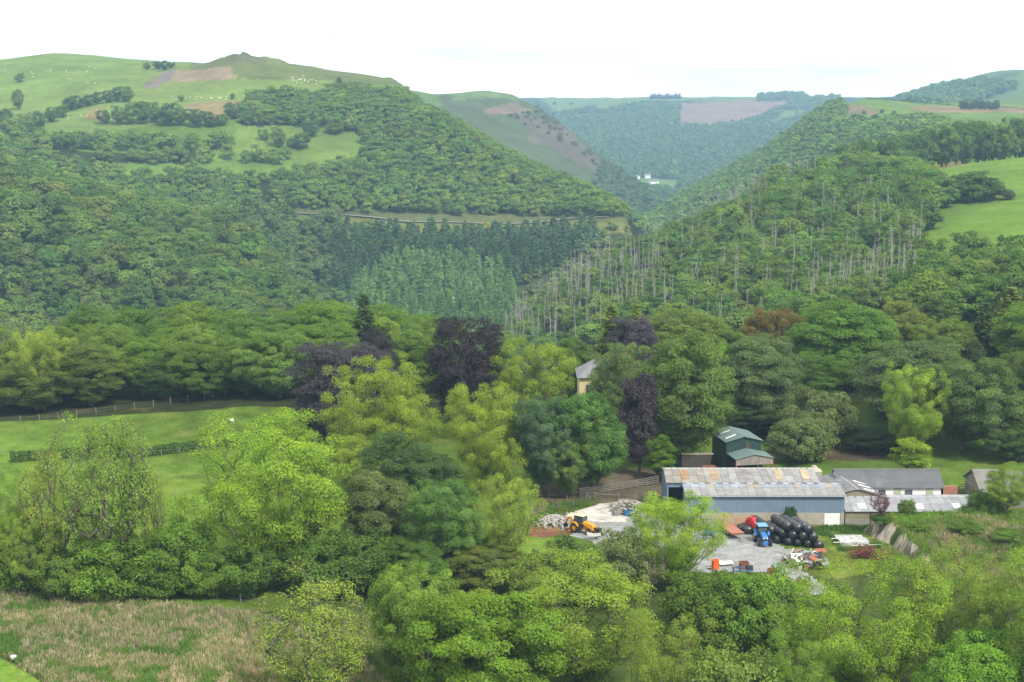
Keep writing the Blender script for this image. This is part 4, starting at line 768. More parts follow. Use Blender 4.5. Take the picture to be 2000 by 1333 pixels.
fr2 = scatter([(1755, 196), (1840, 172), (1920, 162), (1990, 172), (1940, 190), (1880, 205), (1800, 215)], 2600, 4200, 14, 601)
fr3 = scatter([(1300, 196), (1450, 190), (1560, 186), (1590, 196), (1540, 200), (1450, 199)], 4200, 5000, 16, 602); fr3 = fr3[fr3[:, 3] > 1480]
far = np.concatenate([far, fr2, fr3]); h1, r1 = stand(far, 13, 17, 33)
o = mass('far_forest', far, h1, r1, palette(len(far), [(.055, .10, .03), (.066, .11, .032), (.048, .088, .03)], 34), [template(80 + i, 60, .26) for i in range(4)], 35); o["kind"] = "stuff"
print('mass trees', len(allp), len(pp), len(far), 'picked', len(pick), 'dead', len(dcand))
# conifer plantation facing us below the road
SPR = [(640, 468), (720, 466), (900, 472), (1120, 468), (1180, 464), (1100, 520), (1010, 560), (960, 530), (860, 505), (760, 520), (690, 555), (670, 610), (650, 560)]
LAR = [(690, 560), (760, 522), (860, 508), (960, 535), (1015, 560), (1000, 640), (950, 700), (660, 700), (670, 620)]
con = []
for P, sp, pal, hm, lb, grp, nm, sd in [(SPR, 5.6, [(.045, .085, .045), (.055, .095, .052), (.048, .088, .042)], 14, 'dark blue-green spruce in the plantation below the hill road', 'dark spruces of the plantation', 'spruce', 701),
                                        (LAR, 5.6, [(.075, .14, .045), (.085, .15, .05), (.068, .125, .042)], 12, 'mid-green larch in the lower plantation facing the pasture wood', 'larches of the lower plantation', 'larch', 702)]:
    p = scatter(P, 780, 1035, sp, sd); h1, r1 = stand(p, hm, hm * 1.35, sd + 5); c1 = palette(len(p), pal, sd + 9, .12)
    o_ = np.argsort(p[:, 1]); tp_ = project(p[:, 0], p[:, 1], p[:, 2] + h1)[1]; v_ = [i for i in o_ if tp_[i] < np.interp(p[i, 3], [600, 700, 800, 880, 1000], [560, 560, 590, 630, 640])][:140]
    for i in v_:
        tree('spruce', nm + '_plantation_tree', 0, 0, 0, p[i, 1], tuple(c1[i]), lb, nm, grp, X=p[i, 0], h=h1[i], r=h1[i] * .25)
    k = np.ones(len(p), bool); k[v_] = False; con.append((p[k], h1[k], r1[k], c1[k]))
o = mass('conifer_plantation', *[np.concatenate([c[i] for c in con]) for i in range(4)], TCn, 36); o["kind"] = "stuff"
print('conifers', sum(len(c[0]) for c in con))

# ------------------------------------------------------------------ yard surfaces
def sheet(name, P, mat, lift, res, z=0.0, ragged=0.8, seed=3):
    g_ = np.array([at_z(px, py, z)[:2] for px, py in P]); lo, hi = g_.min(0) - 1, g_.max(0) + 1
    xs = np.arange(lo[0], hi[0], res); ys = np.arange(lo[1], hi[1], res); XX, YY = np.meshgrid(xs, ys)
    wxx = XX + ragged * fbm(XX / 2.5, YY / 2.5, seed, 3); wyy = YY + ragged * 1.5 * fbm(XX / 2.5, YY / 2.5, seed + 9, 3)
    k = in_poly(wxx, wyy, [tuple(q) for q in g_]); cell = k[:-1, :-1] & k[1:, :-1] & k[:-1, 1:] & k[1:, 1:]
    ii = np.arange(XX.size).reshape(XX.shape); f = np.stack([ii[:-1, :-1], ii[:-1, 1:], ii[1:, 1:], ii[1:, :-1]], -1)[cell]
    used, inv = np.unique(f, return_inverse=True); X1, Y1 = XX.ravel()[used], YY.ravel()[used]
    v = np.stack([X1, Y1, hgt(X1, Y1) + lift], 1); o = link_mesh(name, v, inv.reshape(-1, 4).astype(int), mat, smooth=True); o["kind"] = "structure"; return o
def ground_mat(name, a, b_, c_=None, sc=.6, fine=4.0):
    m, n, o = new_mat(name); g = N(n, "ShaderNodeNewGeometry").outputs['Position']
    c = ramp(n, noise(n, sc, 6, g, .7), [(.35, a), (.65, b_)])
    if c_: c = mixc(n, ramp(n, noise(n, sc * .35, 5, g, .75), [(.52, (0, 0, 0)), (.66, (.8,) * 3)]), c, c_)
    f = noise(n, fine, 4, g, .8); c = mixc(n, 1.0, c, ramp(n, f, [(.3, (.7,) * 3), (.7, (1.3,) * 3)]), 'MULTIPLY')
    b = N(n, "ShaderNodeBsdfDiffuse"); bp = N(n, "ShaderNodeBump"); bp.inputs['Strength'].default_value = .5; bp.inputs['Distance'].default_value = .06
    n.links.new(f, bp.inputs['Height']); n.links.new(bp.outputs[0], b.inputs['Normal']); n.links.new(c, b.inputs[0]); n.links.new(b.outputs[0], o.inputs[0]); return m
M_GRAV = ground_mat("gravel", (.20, .205, .205), (.28, .285, .28), (.17, .165, .12))
M_CONC = ground_mat("pale_concrete", (.34, .32, .28), (.50, .48, .43), (.20, .18, .15), .5)
sheet('gravel_yard', [(1100, 1008), (1180, 1006), (1260, 1000), (1345, 1024), (1420, 1034), (1500, 1044), (1530, 1072), (1575, 1074), (1560, 1092), (1535, 1100), (1575, 1118), (1640, 1150), (1560, 1150), (1490, 1120), (1380, 1118), (1240, 1112), (1150, 1062), (1112, 1046)], M_GRAV, .035, .4)
sheet('concrete_apron', [(1088, 1008), (1130, 997), (1165, 985), (1215, 980), (1240, 996), (1222, 1018), (1180, 1021), (1130, 1017)], M_CONC, .06, .35, ragged=.5)
# grass tussocks of the rushy field: nobody could count them
def tufts(name, P, n, hh, cols, seed, blades=9, zpl=0.0, lean=.35, wid=.05):
    rng = np.random.default_rng(seed); g_ = np.array([at_z(px, py, zpl)[:2] for px, py in P]); lo, hi = g_.min(0), g_.max(0)
    X = rng.uniform(lo[0], hi[0], n * 4); Y = rng.uniform(lo[1], hi[1], n * 4); k = in_poly(X, Y, [tuple(q) for q in g_]); k &= ~((np.abs(hgt(X + .4, Y) - hgt(X - .4, Y)) > .32) & (mound(X, Y) > .05)); X, Y = X[k][:n], Y[k][:n]; n = len(X)
    pat = 1.5 * fbm(X / 2.0, Y / 2.0, seed, 3) + .7 * fbm(X / 9, Y / 9, seed + 5, 2); ci = np.clip(((pat + .55) / 1.1 * len(cols)).astype(int), 0, len(cols) - 1); C = np.array(cols)[ci] * np.array([1, 1, 1.5]) * rng.uniform(.75, 1.25, (n, 1))
    x = np.repeat(X, blades) + rng.normal(size=n * blades) * .16; y = np.repeat(Y, blades) + rng.normal(size=n * blades) * .16; z = hgt(x, y) - .03
    h = hh * rng.uniform(.5, 1.3, n * blades) * np.repeat(rng.uniform(.6, 1.2, n), blades); a = rng.uniform(0, 2 * pi, n * blades); b_ = rng.uniform(0, 2 * pi, n * blades); l = lean * h * rng.uniform(.3, 1.4, n * blades)
    wx_ = np.cos(a) * wid; wy_ = np.sin(a) * wid
    v = np.stack([np.stack([x - wx_, y - wy_, z], 1), np.stack([x + wx_, y + wy_, z], 1), np.stack([x + np.cos(b_) * l + wx_ * .4, y + np.sin(b_) * l + wy_ * .4, z + h], 1), np.stack([x + np.cos(b_) * l - wx_ * .4, y + np.sin(b_) * l - wy_ * .4, z + h], 1)], 1).reshape(-1, 3)
    o = link_mesh(name, v, np.arange(len(v)).reshape(-1, 4), M_WOOD_LEAF, col=np.repeat(np.repeat(C, blades, 0), 4, 0)); o["kind"] = "stuff"; return o
tufts('rush_grass', [(-300, 1160), (0, 1162), (200, 1176), (420, 1190), (530, 1196), (700, 1230), (860, 1333), (860, 1420), (180, 1420), (85, 1335), (0, 1283), (-300, 1120)], 21000, .62, [(.075, .135, .025), (.10, .15, .035), (.14, .15, .06), (.25, .21, .14), (.12, .15, .05), (.30, .25, .175), (.10, .15, .035), (.21, .185, .11)], 4)
tufts('bank_grass', [(1720, 1030), (1760, 1000), (2040, 990), (2040, 1110), (1800, 1110), (1740, 1075)], 4600, .45, [(.085, .15, .02), (.10, .165, .025), (.12, .175, .03), (.085, .14, .022), (.14, .175, .045)], 14, 8, 2.2)
tufts('bracken', [(1800, 1040), (1860, 1030), (1950, 1042), (2040, 1055), (2040, 1130), (1880, 1110)], 3600, .5, [(.21, .16, .11), (.25, .19, .14), (.10, .15, .03), (.19, .14, .095), (.085, .14, .025)], 17, 8, 1.4, .6)
tufts('yard_weeds', [(1500, 1028), (1700, 1028), (1745, 1034), (1740, 1070), (1640, 1080), (1620, 1050), (1520, 1040), (1345, 1036), (1345, 1028)], 2600, .32, [(.05, .10, .018), (.09, .14, .025), (.12, .16, .03), (.14, .17, .04)], 15, 7)
tufts('track_weeds', [(1040, 1022), (1075, 985), (1160, 975), (1165, 985), (1110, 1002), (1085, 1025)], 900, .4, [(.05, .10, .018), (.08, .13, .022), (.12, .12, .05)], 16, 7)

# ------------------------------------------------------------------ building kit
class MB:
    def __init__(s): s.v = []; s.f = []; s.m = []
    def add(s, V, Fc, mi=0):
        b = len(s.v); s.v += [tuple(map(float, q)) for q in V]; s.f += [tuple(b + i for i in q) for q in Fc]; s.m += [mi] * len(Fc); return s
    def box(s, c, d, rz=0.0, rot=None, mi=0, taper=1.0):
        x, y, z = d[0] / 2, d[1] / 2, d[2] / 2; V = [Vector((sx * x * (taper if sz > 0 else 1), sy * y * (taper if sz > 0 else 1), sz * z)) for sz in (-1, 1) for sy in (-1, 1) for sx in (-1, 1)]
        M = (Euler(rot).to_matrix() if rot else Matrix.Rotation(rz, 3, 'Z')); V = [M @ q + Vector(c) for q in V]
        return s.add(V, [(0, 2, 3, 1), (4, 5, 7, 6), (0, 1, 5, 4), (2, 6, 7, 3), (0, 4, 6, 2), (1, 3, 7, 5)], mi)
    def bar(s, a, b, w=.06, h=None):
        a, b = Vector(a), Vector(b); d = b - a; q = d.to_track_quat('X', 'Z'); h = h or w; L_ = d.length / 2
        V = [q @ Vector((sx * L_, sy * w / 2, sz * h / 2)) + (a + b) / 2 for sz in (-1, 1) for sy in (-1, 1) for sx in (-1, 1)]
        return s.add(V, [(0, 2, 3, 1), (4, 5, 7, 6), (0, 1, 5, 4), (2, 6, 7, 3), (0, 4, 6, 2), (1, 3, 7, 5)])
    def cyl(s, a, b, r0, r1=None, n=14, bulge=0.0, seg=1):
        a, b = Vector(a), Vector(b); r1 = r0 if r1 is None else r1; q = (b - a).to_track_quat('Z', 'Y'); L_ = (b - a).length; V, Fc = [], []
        for k in range(seg + 1):
            t = k / seg; r = r0 + (r1 - r0) * t + bulge * sin(t * pi)
            V += [q @ Vector((cos(i / n * 2 * pi) * r, sin(i / n * 2 * pi) * r, L_ * t)) + a for i in range(n)]
        for k in range(seg): Fc += [(k * n + i, k * n + (i + 1) % n, (k + 1) * n + (i + 1) % n, (k + 1) * n + i) for i in range(n)]
        Fc += [tuple(range(n - 1, -1, -1)), tuple(seg * n + i for i in range(n))]; return s.add(V, Fc)
    def prism(s, P, axis, a, b):
        """polygon P (2-D) swept along axis from a to b. axis 'y': P=(x,z); 'x': P=(y,z); 'z': P=(x,y)"""
        f = {'y': lambda u, v, w: (u, w, v), 'x': lambda u, v, w: (w, u, v), 'z': lambda u, v, w: (u, v, w)}[axis]; n = len(P)
        V = [f(u, v, a) for u, v in P] + [f(u, v, b) for u, v in P]
        return s.add(V, [tuple(range(n)), tuple(range(2 * n - 1, n - 1, -1))] + [(i, i + n, (i + 1) % n + n, (i + 1) % n) for i in range(n)])
    def build(s, name, mat, parent=None, bevel=0.0, smooth=False):
        import bmesh
        me = bpy.data.meshes.new(name); me.from_pydata(s.v, [], s.f)
        bm = bmesh.new(); bm.from_mesh(me); bmesh.ops.recalc_face_normals(bm, faces=bm.faces)
        if bevel: bmesh.ops.bevel(bm, geom=list(bm.edges), offset=bevel, segments=1, affect='EDGES', clamp_overlap=True)
        bm.to_mesh(me); bm.free(); me.polygons.foreach_set("use_smooth", np.full(len(me.polygons), smooth)); me.update(); me.materials.append(mat)
        o = bpy.data.objects.new(name, me); COL.objects.link(o)
        if parent: o.parent = parent
        return o
def part(o, label=None):
    if label: o["label"] = label
    return o
def roof_mat(name):
    m, n, o = new_mat(name); vc = N(n, "ShaderNodeVertexColor"); vc.layer_name = "Col"; tcn = N(n, "ShaderNodeTexCoord"); ob = tcn.outputs['Object']
    c = mixc(n, 1.0, vc.outputs[0], ramp(n, noise(n, .9, 6, ob, .75), [(.3, (.72, .7, .68)), (.7, (1.22, 1.22, 1.22))]), 'MULTIPLY')
    wv = N(n, "ShaderNodeTexWave"); wv.bands_direction = 'X'; wv.inputs['Scale'].default_value = .314 / .20; n.links.new(ob, wv.inputs['Vector'])
    c = mixc(n, 1.0, c, ramp(n, wv.outputs['Fac'], [(.1, (.80,) * 3), (.6, (1.06,) * 3)]), 'MULTIPLY')
    c = mixc(n, ramp(n, noise(n, 2.2, 5, ob, .8), [(.56, (0, 0, 0)), (.74, (.55,) * 3)]), c, (.13, .12, .075))
    bp = N(n, "ShaderNodeBump"); bp.inputs['Strength'].default_value = .6; bp.inputs['Distance'].default_value = .05; n.links.new(wv.outputs['Fac'], bp.inputs['Height'])
    b = N(n, "ShaderNodeBsdfPrincipled"); b.inputs['Roughness'].default_value = .8; n.links.new(c, b.inputs['Base Color']); n.links.new(bp.outputs[0], b.inputs['Normal']); n.links.new(b.outputs[0], o.inputs[0]); return m
M_ROOF = roof_mat("cement_sheet_roof")
def sheets(name, p00, p10, p01, p11, nx, ny, colf, parent, seed=0, gap=.03, th=.03, mat=None):
    """sheet roofing between four corners (0/1 along the eaves, 0/1 up the slope); colf(i, j, rng) gives a sheet its own colour"""
    rng = np.random.default_rng(seed); p00, p10, p01, p11 = map(np.array, (p00, p10, p01, p11)); V, Fc, C = [], [], []
    nrm = unit(np.cross(p10 - p00, p01 - p00)[None])[0]; nrm = nrm if nrm[2] > 0 else -nrm
    for j in range(ny):
        for i in range(nx):
            u0, u1 = i / nx + gap / nx * .5, (i + 1) / nx - gap / nx * .5; v0, v1 = j / ny, (j + 1) / ny
            q = [((1 - v) * ((1 - u) * p00 + u * p10) + v * ((1 - u) * p01 + u * p11)) for u, v in ((u0, v0), (u1, v0), (u1, v1), (u0, v1))]
            q = [q[0] + nrm * .025, q[1] + nrm * .025, q[2], q[3]]; b = len(V)
            V += [x + nrm * th for x in q] + q; Fc += [(b, b + 1, b + 2, b + 3), (b + 7, b + 6, b + 5, b + 4), (b, b + 4, b + 5, b + 1), (b + 1, b + 5, b + 6, b + 2), (b + 2, b + 6, b + 7, b + 3), (b + 3, b + 7, b + 4, b)]
            C += [colf(i, j, rng)] * 8
    return link_mesh(name, V, np.array(Fc), mat or M_ROOF, parent, col=np.array(C))
def grey(lo=.24, hi=.34, tint=(1, 1, 1.02)):
    return lambda i, j, rng: tuple(g_ * t for g_ in [rng.uniform(lo, hi)] for t in tint)
M_BLUE = paint("blue_grey_cladding", (.155, .215, .29), .10, .55, .5, dirt=(.12, .16, .21), dirt_amt=.4, wave=(.20, 'X', .9))
M_BLUEY = paint("blue_grey_gable", (.155, .215, .29), .10, .55, .5, dirt=(.12, .16, .21), dirt_amt=.4, wave=(.20, 'Y', .9))
M_CWALL = paint("stained_concrete", (.33, .30, .24), .18, .9, .7, dirt=(.17, .15, .10), dirt_amt=.7, wave=(.24, 'X', .35))
M_CWALL2 = paint("grey_blockwork", (.25, .24, .21), .2, .9, 1.2, dirt=(.14, .13, .10), dirt_amt=.7, bump=.4)
M_BEIGE = paint("beige_board", (.22, .195, .13), .12, .85, .5, dirt=(.14, .125, .08))
M_WHITE = paint("white_paint", (.72, .72, .69), .06, .7, .8, dirt=(.45, .44, .38), dirt_amt=.45)
M_WHITE2 = paint("white_limewash", (.82, .82, .80), .05, .9, .9, dirt=(.55, .54, .49), dirt_amt=.3, bump=.3)
M_SLATE = paint("slate_roof", (.085, .088, .095), .22, .6, .7, dirt=(.21, .19, .185), dirt_amt=.6, wave=(.28, 'Y', .3))
M_SLATE2 = paint("grey_slate", (.15, .155, .16), .18, .6, .8, dirt=(.22, .215, .21), dirt_amt=.5)
M_DOORG = paint("sage_green_paint", (.36, .38, .25), .12, .7, 1.0, dirt=(.28, .28, .19))
M_DARKW = paint("dark_timber", (.06, .05, .04), .3, .85, 1.0)
M_TIMB = paint("weathered_timber", (.24, .215, .18), .3, .85, 1.3, dirt=(.14, .12, .09))
M_GLASS = paint("dark_glass", (.03, .035, .04), .1, .12, 1.0, spec=.6)
M_GREENC = paint("dark_green_cladding", (.022, .050, .048), .12, .5, .5, wave=(.22, 'X', .8))
M_GREENR = paint("green_grey_roof", (.115, .165, .155), .12, .6, .6, dirt=(.15, .17, .15), wave=(.22, 'X', .5))
M_RUST = paint("rusty_steel", (.19, .075, .035), .35, .85, 1.5, dirt=(.09, .04, .025))
M_REDP = paint("red_post", (.28, .06, .04), .25, .7, 2.0)
M_BRICK = paint("old_brick", (.29, .13, .085), .3, .9, 2.5, dirt=(.20, .16, .12), bump=.4)
M_STONE = paint("rubble_stone", (.20, .185, .16), .35, .95, 2.2, dirt=(.10, .10, .07), bump=.6)
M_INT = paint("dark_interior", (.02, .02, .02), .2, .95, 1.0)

# ------------------------------------------------------------------ blue barn: main gable with a lower lean-to in front
bb = tag(empty('barn', (32, 214, 0)), 'long blue-grey farm barn with two grey sheet roofs behind the black bales', 'barn')
Bx, By = 32, 214
def P3(x, y, z): return (x - Bx, y - By, z)
XL, XR = 23.0, 43.9
MB().box(P3((XL + XR) / 2, 209.85, 3.1), (XR - XL, .14, 2.45)).build('wall', M_BLUE, bb)
MB().box(P3((XL + XR - 2.6) / 2, 209.80, .9), (XR - XL - 2.6, .26, 1.95)).box(P3(XR - .25, 209.80, .9), (.5, .26, 1.95)).build('base_wall', M_CWALL, bb)
part(MB().box(P3(XR - 1.58, 209.80, .9), (2.1, .10, 1.86)).build('door', M_WHITE, bb), 'white sliding door at the end of the concrete base')
MB().prism([(209.9 - By, 1.85), (213.9 - By, 1.85), (213.9 - By, 4.72), (209.9 - By, 4.28)], 'x', XL - Bx, XL + .12 - Bx).prism([(209.9 - By, 0), (213.9 - By, 0), (213.9 - By, 4.72), (209.9 - By, 4.28)], 'x', XR - .14 - Bx, XR - .02 - Bx).build('end_wall', M_BLUEY, bb)
MB().box(P3(XL + .07, 211.9, .9), (.18, 3.9, 1.9)).build('end_base_wall', M_CWALL2, bb)
pal_ = [(.25, .28, .33), (.31, .34, .38), (.28, .30, .33), (.29, .265, .21), (.24, .27, .31)]
sheets('lean_to_roof', P3(XL - .15, 209.5, 4.28), P3(XR + .12, 209.5, 4.28), P3(XL - .15, 212.4, 4.60), P3(XR + .12, 212.4, 4.60), 20, 1, grey(.21, .27, (1, 1, .99)), bb, 1)
sheets('rooflight_strip', P3(XL - .15, 212.4, 4.60), P3(XR + .12, 212.4, 4.60), P3(XL - .15, 214.0, 4.78), P3(XR + .12, 214.0, 4.78), 20, 1, lambda i, j, r: tuple(c * k_ for k_ in [r.uniform(.85, 1.05)] for c in pal_[r.integers(0, 5):][0]), bb, 2)
gut = MB().box(P3((XL + XR) / 2, 209.45, 4.22), (XR - XL + .3, .12, .12)).build('gutter', paint("grey_gutter", (.35, .37, .40)), bb)
m_ = MB()
for i in range(13): m_.box(P3(XL + .8 + i * 1.62, 213.75, 4.83), (.85, .30, .10))
m_.build('ridge_cap', paint("ridge_cap", (.37, .40, .46)), bb)
ML, MR, MY0, MYR, MY1 = 20.9, 41.1, 214.15, 218.1, 222.1
MB().prism([(MY0 - By, .3), (MY1 - By, .3), (MY1 - By + .0, 4.3), (MY1 - By - .35, 4.95), (MYR - By, 5.72), (MY0 - By, 4.9)], 'x', ML - Bx, ML + .14 - Bx).build('gable_wall', M_BLUEY, bb)
MB().prism([(MY0 - By, .3), (MY1 - By, .3), (MY1 - By, 4.9), (MYR - By, 5.72), (MY0 - By, 4.9)], 'x', MR - .14 - Bx, MR - Bx).build('gable_wall', M_BLUEY, bb)
MB().box(P3((ML + MR) / 2, MY0 + .06, 4.55), (MR - ML - .3, .1, .66)).box(P3((ML + MR) / 2, MY1 - .07, 2.4), (MR - ML - .3, .14, 4.6)).build('side_wall', M_BLUE, bb)
def oldsheet(i, j, r):
    g = r.uniform(.19, .29); t = (1, .99, .97) if i > 6 else (1.04, .97, .86); return tuple(g * q for q in t)
sheets('main_roof', P3(ML - .2, MY0 - .25, 4.86), P3(MR + .35, MY0 - .25, 4.86), P3(ML - .2, MYR, 5.76), P3(MR + .1, MYR, 5.76), 19, 2, oldsheet, bb, 3)
sheets('back_roof', P3(ML - .2, MY1 + .2, 4.86), P3(MR + .1, MY1 + .2, 4.86), P3(ML - .2, MYR, 5.76), P3(MR + .1, MYR, 5.76), 19, 2, oldsheet, bb, 4)
m_ = MB()
for i in range(24): m_.cyl(P3(ML + .1 + i * .845, MYR, 5.79), P3(ML + .80 + i * .845, MYR, 5.79), .15, .13, 8)
m_.build('main_ridge_cap', paint("mossy_ridge", (.36, .36, .34), .25, .9, 2.0, dirt=(.22, .20, .12)), bb)
for i, c_ in [(2.05, (.29, .175, .08)), (5.9, (.28, .20, .125)), (10.1, (.19, .18, .19)), (14.0, (.34, .275, .18)), (17.4, (.35, .285, .185))]:
    x = ML - .2 + i * (MR + .4 - ML) / 19.3; z = lambda y: 4.86 + (y - MY0 + .25) / (MYR - MY0 + .25) * .90 + .045
    sheets('rooflight', P3(x, MY0 + .75, z(MY0 + .75)), P3(x + 1.0, MY0 + .75, z(MY0 + .75)), P3(x - .05, MYR - .35, z(MYR - .35)), P3(x + .95, MYR - .35, z(MYR - .35)), 1, 2, lambda i_, j_, r, c_=c_: tuple(q * k_ for k_ in [r.uniform(.85, 1.15)] for q in c_), bb, int(i * 10))
# dark post standing at the concrete wall
p_ = at_z(1445, 1027); ps = tag(empty('post', (p_[0], p_[1] - .3, 0)), 'dark wooden post at the concrete foot of the blue barn', 'post')
MB().box((0, 0, .65), (.28, .28, 1.5)).box((0, 0, 1.45), (.42, .34, .14)).build('shaft', M_DARKW, ps)

# ------------------------------------------------------------------ low grey shed
ls = tag(empty('shed', (54, 212, 0)), 'long low grey shed with sheet roof half hidden behind the grassy mound', 'shed')
def L3(x, y, z): return (x - 54, y - 212, z)
SX0, SX1 = 44.05, 63.2
sheets('roof', L3(SX0, 209.7, 2.02), L3(SX1, 209.7, 2.02), L3(SX0, 214.1, 2.88), L3(SX1, 214.1, 2.88), 18, 2, grey(.22, .31, (.97, 1, 1.05)), ls, 8)
sheets('back_roof', L3(SX0, 218.4, 2.02), L3(SX1, 218.4, 2.02), L3(SX0, 214.1, 2.88), L3(SX1, 214.1, 2.88), 18, 2, grey(.25, .36, (.97, 1, 1.05)), ls, 9)
m_ = MB()
for i in range(18): m_.box(L3(SX0 + .5 + i * 1.06, 214.08, 2.93), (.72, .28, .09))
m_.build('ridge_cap', paint("shed_ridge", (.36, .385, .42)), ls)
for x in (46.0, 53.6, 58.6): sheets('rooflight', L3(x, 210.5, 2.23), L3(x + 1.1, 210.5, 2.23), L3(x, 212, 2.53), L3(x + 1.1, 212, 2.53), 1, 1, lambda i, j, r: (.66, .68, .70), ls)
MB().box(L3((SX0 + SX1) / 2, 210.0, 1.47), (SX1 - SX0 - .1, .12, .98)).build('wall', M_BEIGE, ls)
MB().box(L3((SX0 + SX1) / 2, 209.98, .45), (SX1 - SX0 - .1, .22, 1.05)).build('base_wall', M_CWALL2, ls)
MB().box(L3(SX0 + 3.4, 209.86, 1.0), (.14, .14, 2.0)).box(L3(SX0 + 7.4, 209.86, 1.0), (.14, .14, 2.0)).build('downpipe', M_DARKW, ls)

# ------------------------------------------------------------------ hipped slate shed between barn and stable
hs = tag(empty('shed', (46.3, 219, 0)), 'grey slate gabled shed squeezed between the blue barn and the white stable', 'shed')
def H3(x, y, z): return (x - 46.3, y - 219, z)
RA, RB = H3(46.6, 214.35, 3.86), H3(45.3, 224, 3.86)
sheets('roof', H3(43.2, 214.35, 2.95), H3(42.6, 224, 2.95), RA, RB, 6, 3, grey(.15, .2), hs, 11); sheets('roof_slope', H3(49.9, 214.35, 2.92), H3(49.0, 224, 2.92), RA, RB, 6, 3, grey(.12, .17), hs, 12)
for k in range(3):
    a, b_ = .55 - .22 * k, .62 - .22 * k
    q = lambda s_, t_: tuple((1 - t_) * ((1 - s_) * np.array(H3(49.9, 214.35, 2.92)) + s_ * np.array(H3(49.0, 224, 2.92))) + t_ * ((1 - s_) * np.array(RA) + s_ * np.array(RB)) + np.array([0.02, 0, .06]))
    sheets('rooflight', q(a, .18), q(b_, .18), q(a + .03, .62), q(b_ + .03, .62), 1, 1, lambda i, j, r: (.68, .70, .70), hs)
MB().prism([(43.6 - 46.3, 0), (49.6 - 46.3, 0), (49.6 - 46.3, 2.9), (.3, 3.72), (43.6 - 46.3, 2.9)], 'y', 214.6 - 219, 214.75 - 219).build('gable_wall', M_BEIGE, hs)
MB().bar(RA, RB, .22, .12).build('ridge_cap', paint("slate_ridge", (.26, .27, .28)), hs)
MB().box(H3(43.6, 219.2, 1.45), (.15, 9.2, 2.9)).box(H3(49.3, 219.2, 1.45), (.15, 9.2, 2.9)).build('side_wall', M_CWALL2, hs)
# ------------------------------------------------------------------ white stable
st = tag(empty('stable', (53, 221, 0)), 'whitewashed stable with mottled slate roof and pale green doors', 'stable')
def S3(x, y, z): return (x - 53, y - 221, z)
AX0, AX1 = 45.0, 59.5
MB().box(S3((AX0 + AX1) / 2, 219.75, 1.35), (AX1 - AX0, .3, 2.75)).box(S3((AX0 + AX1) / 2, 225.4, 1.35), (AX1 - AX0, .3, 2.75)).prism([(219.6 - 221, 0), (225.5 - 221, 0), (225.5 - 221, 2.75), (222.6 - 221, 4.35), (219.6 - 221, 2.75)], 'x', AX0 - 53, AX0 + .3 - 53).prism([(219.6 - 221, 0), (225.5 - 221, 0), (225.5 - 221, 2.75), (222.6 - 221, 4.35), (219.6 - 221, 2.75)], 'x', AX1 - .3 - 53, AX1 - 53).build('wall', M_WHITE2, st)
m_ = MB(); m_.add([S3(AX0 - .1, 219.3, 2.68), S3(AX1 + .15, 219.3, 2.68), S3(AX1 + .1, 222.6, 4.46), S3(AX0 - .1, 222.6, 4.46), S3(AX0 - .1, 219.3, 2.80), S3(AX1 + .15, 219.3, 2.80), S3(AX1 + .1, 222.6, 4.58), S3(AX0 - .1, 222.6, 4.58)], [(0, 3, 2, 1), (4, 5, 6, 7), (0, 1, 5, 4), (1, 2, 6, 5), (2, 3, 7, 6), (3, 0, 4, 7)])
m_.build('roof', M_SLATE, st)
MB().add([S3(AX0 - .1, 225.9, 2.68), S3(AX1 + .1, 225.9, 2.68), S3(AX1 + .1, 222.62, 4.46), S3(AX0 - .1, 222.62, 4.46), S3(AX0 - .1, 225.9, 2.80), S3(AX1 + .1, 225.9, 2.80), S3(AX1 + .1, 222.62, 4.58), S3(AX0 - .1, 222.62, 4.58)], [(0, 3, 2, 1), (4, 5, 6, 7), (0, 1, 5, 4), (1, 2, 6, 5), (2, 3, 7, 6), (3, 0, 4, 7)]).build('back_roof', M_SLATE, st)
MB().box(S3((AX0 + AX1) / 2, 222.6, 4.60), (AX1 - AX0 + .2, .26, .10)).build('ridge_tile', M_SLATE2, st)
for x in (53.2, 57.65): MB().box(S3(x, 219.56, 1.35), (.95, .12, 2.5)).build('door', M_DOORG, st)
for x in (51.05, 54.75):
    f_ = MB(); f_.box(S3(x, 219.56, 1.85), (.95, .10, 1.25)); w_ = f_.build('window', M_GLASS, st)
    g_ = MB()
    for dx in (-.47, -.16, .16, .47): g_.box(S3(x + dx, 219.49, 1.85), (.07, .05, 1.3))
    for dz in (-.62, -.2, .2, .62): g_.box(S3(x, 219.485, 1.85 + dz), (1.0, .05, .06))
    g_.build('frame', M_CWALL2, w_)
bk = tag(empty('brick_wall', (60.9, 221.5, 0)), 'broken stub of red brick wall at the end of the white stable', 'wall')
MB().prism([(-1.05, 0), (1.05, 0), (1.05, 2.4), (.5, 2.55), (-.3, 2.42), (-.9, 2.6), (-1.05, 2.5)], 'y', -.25, .25).box((.6, -.32, .5), (.9, .3, .9)).build('bricks', M_BRICK, bk)
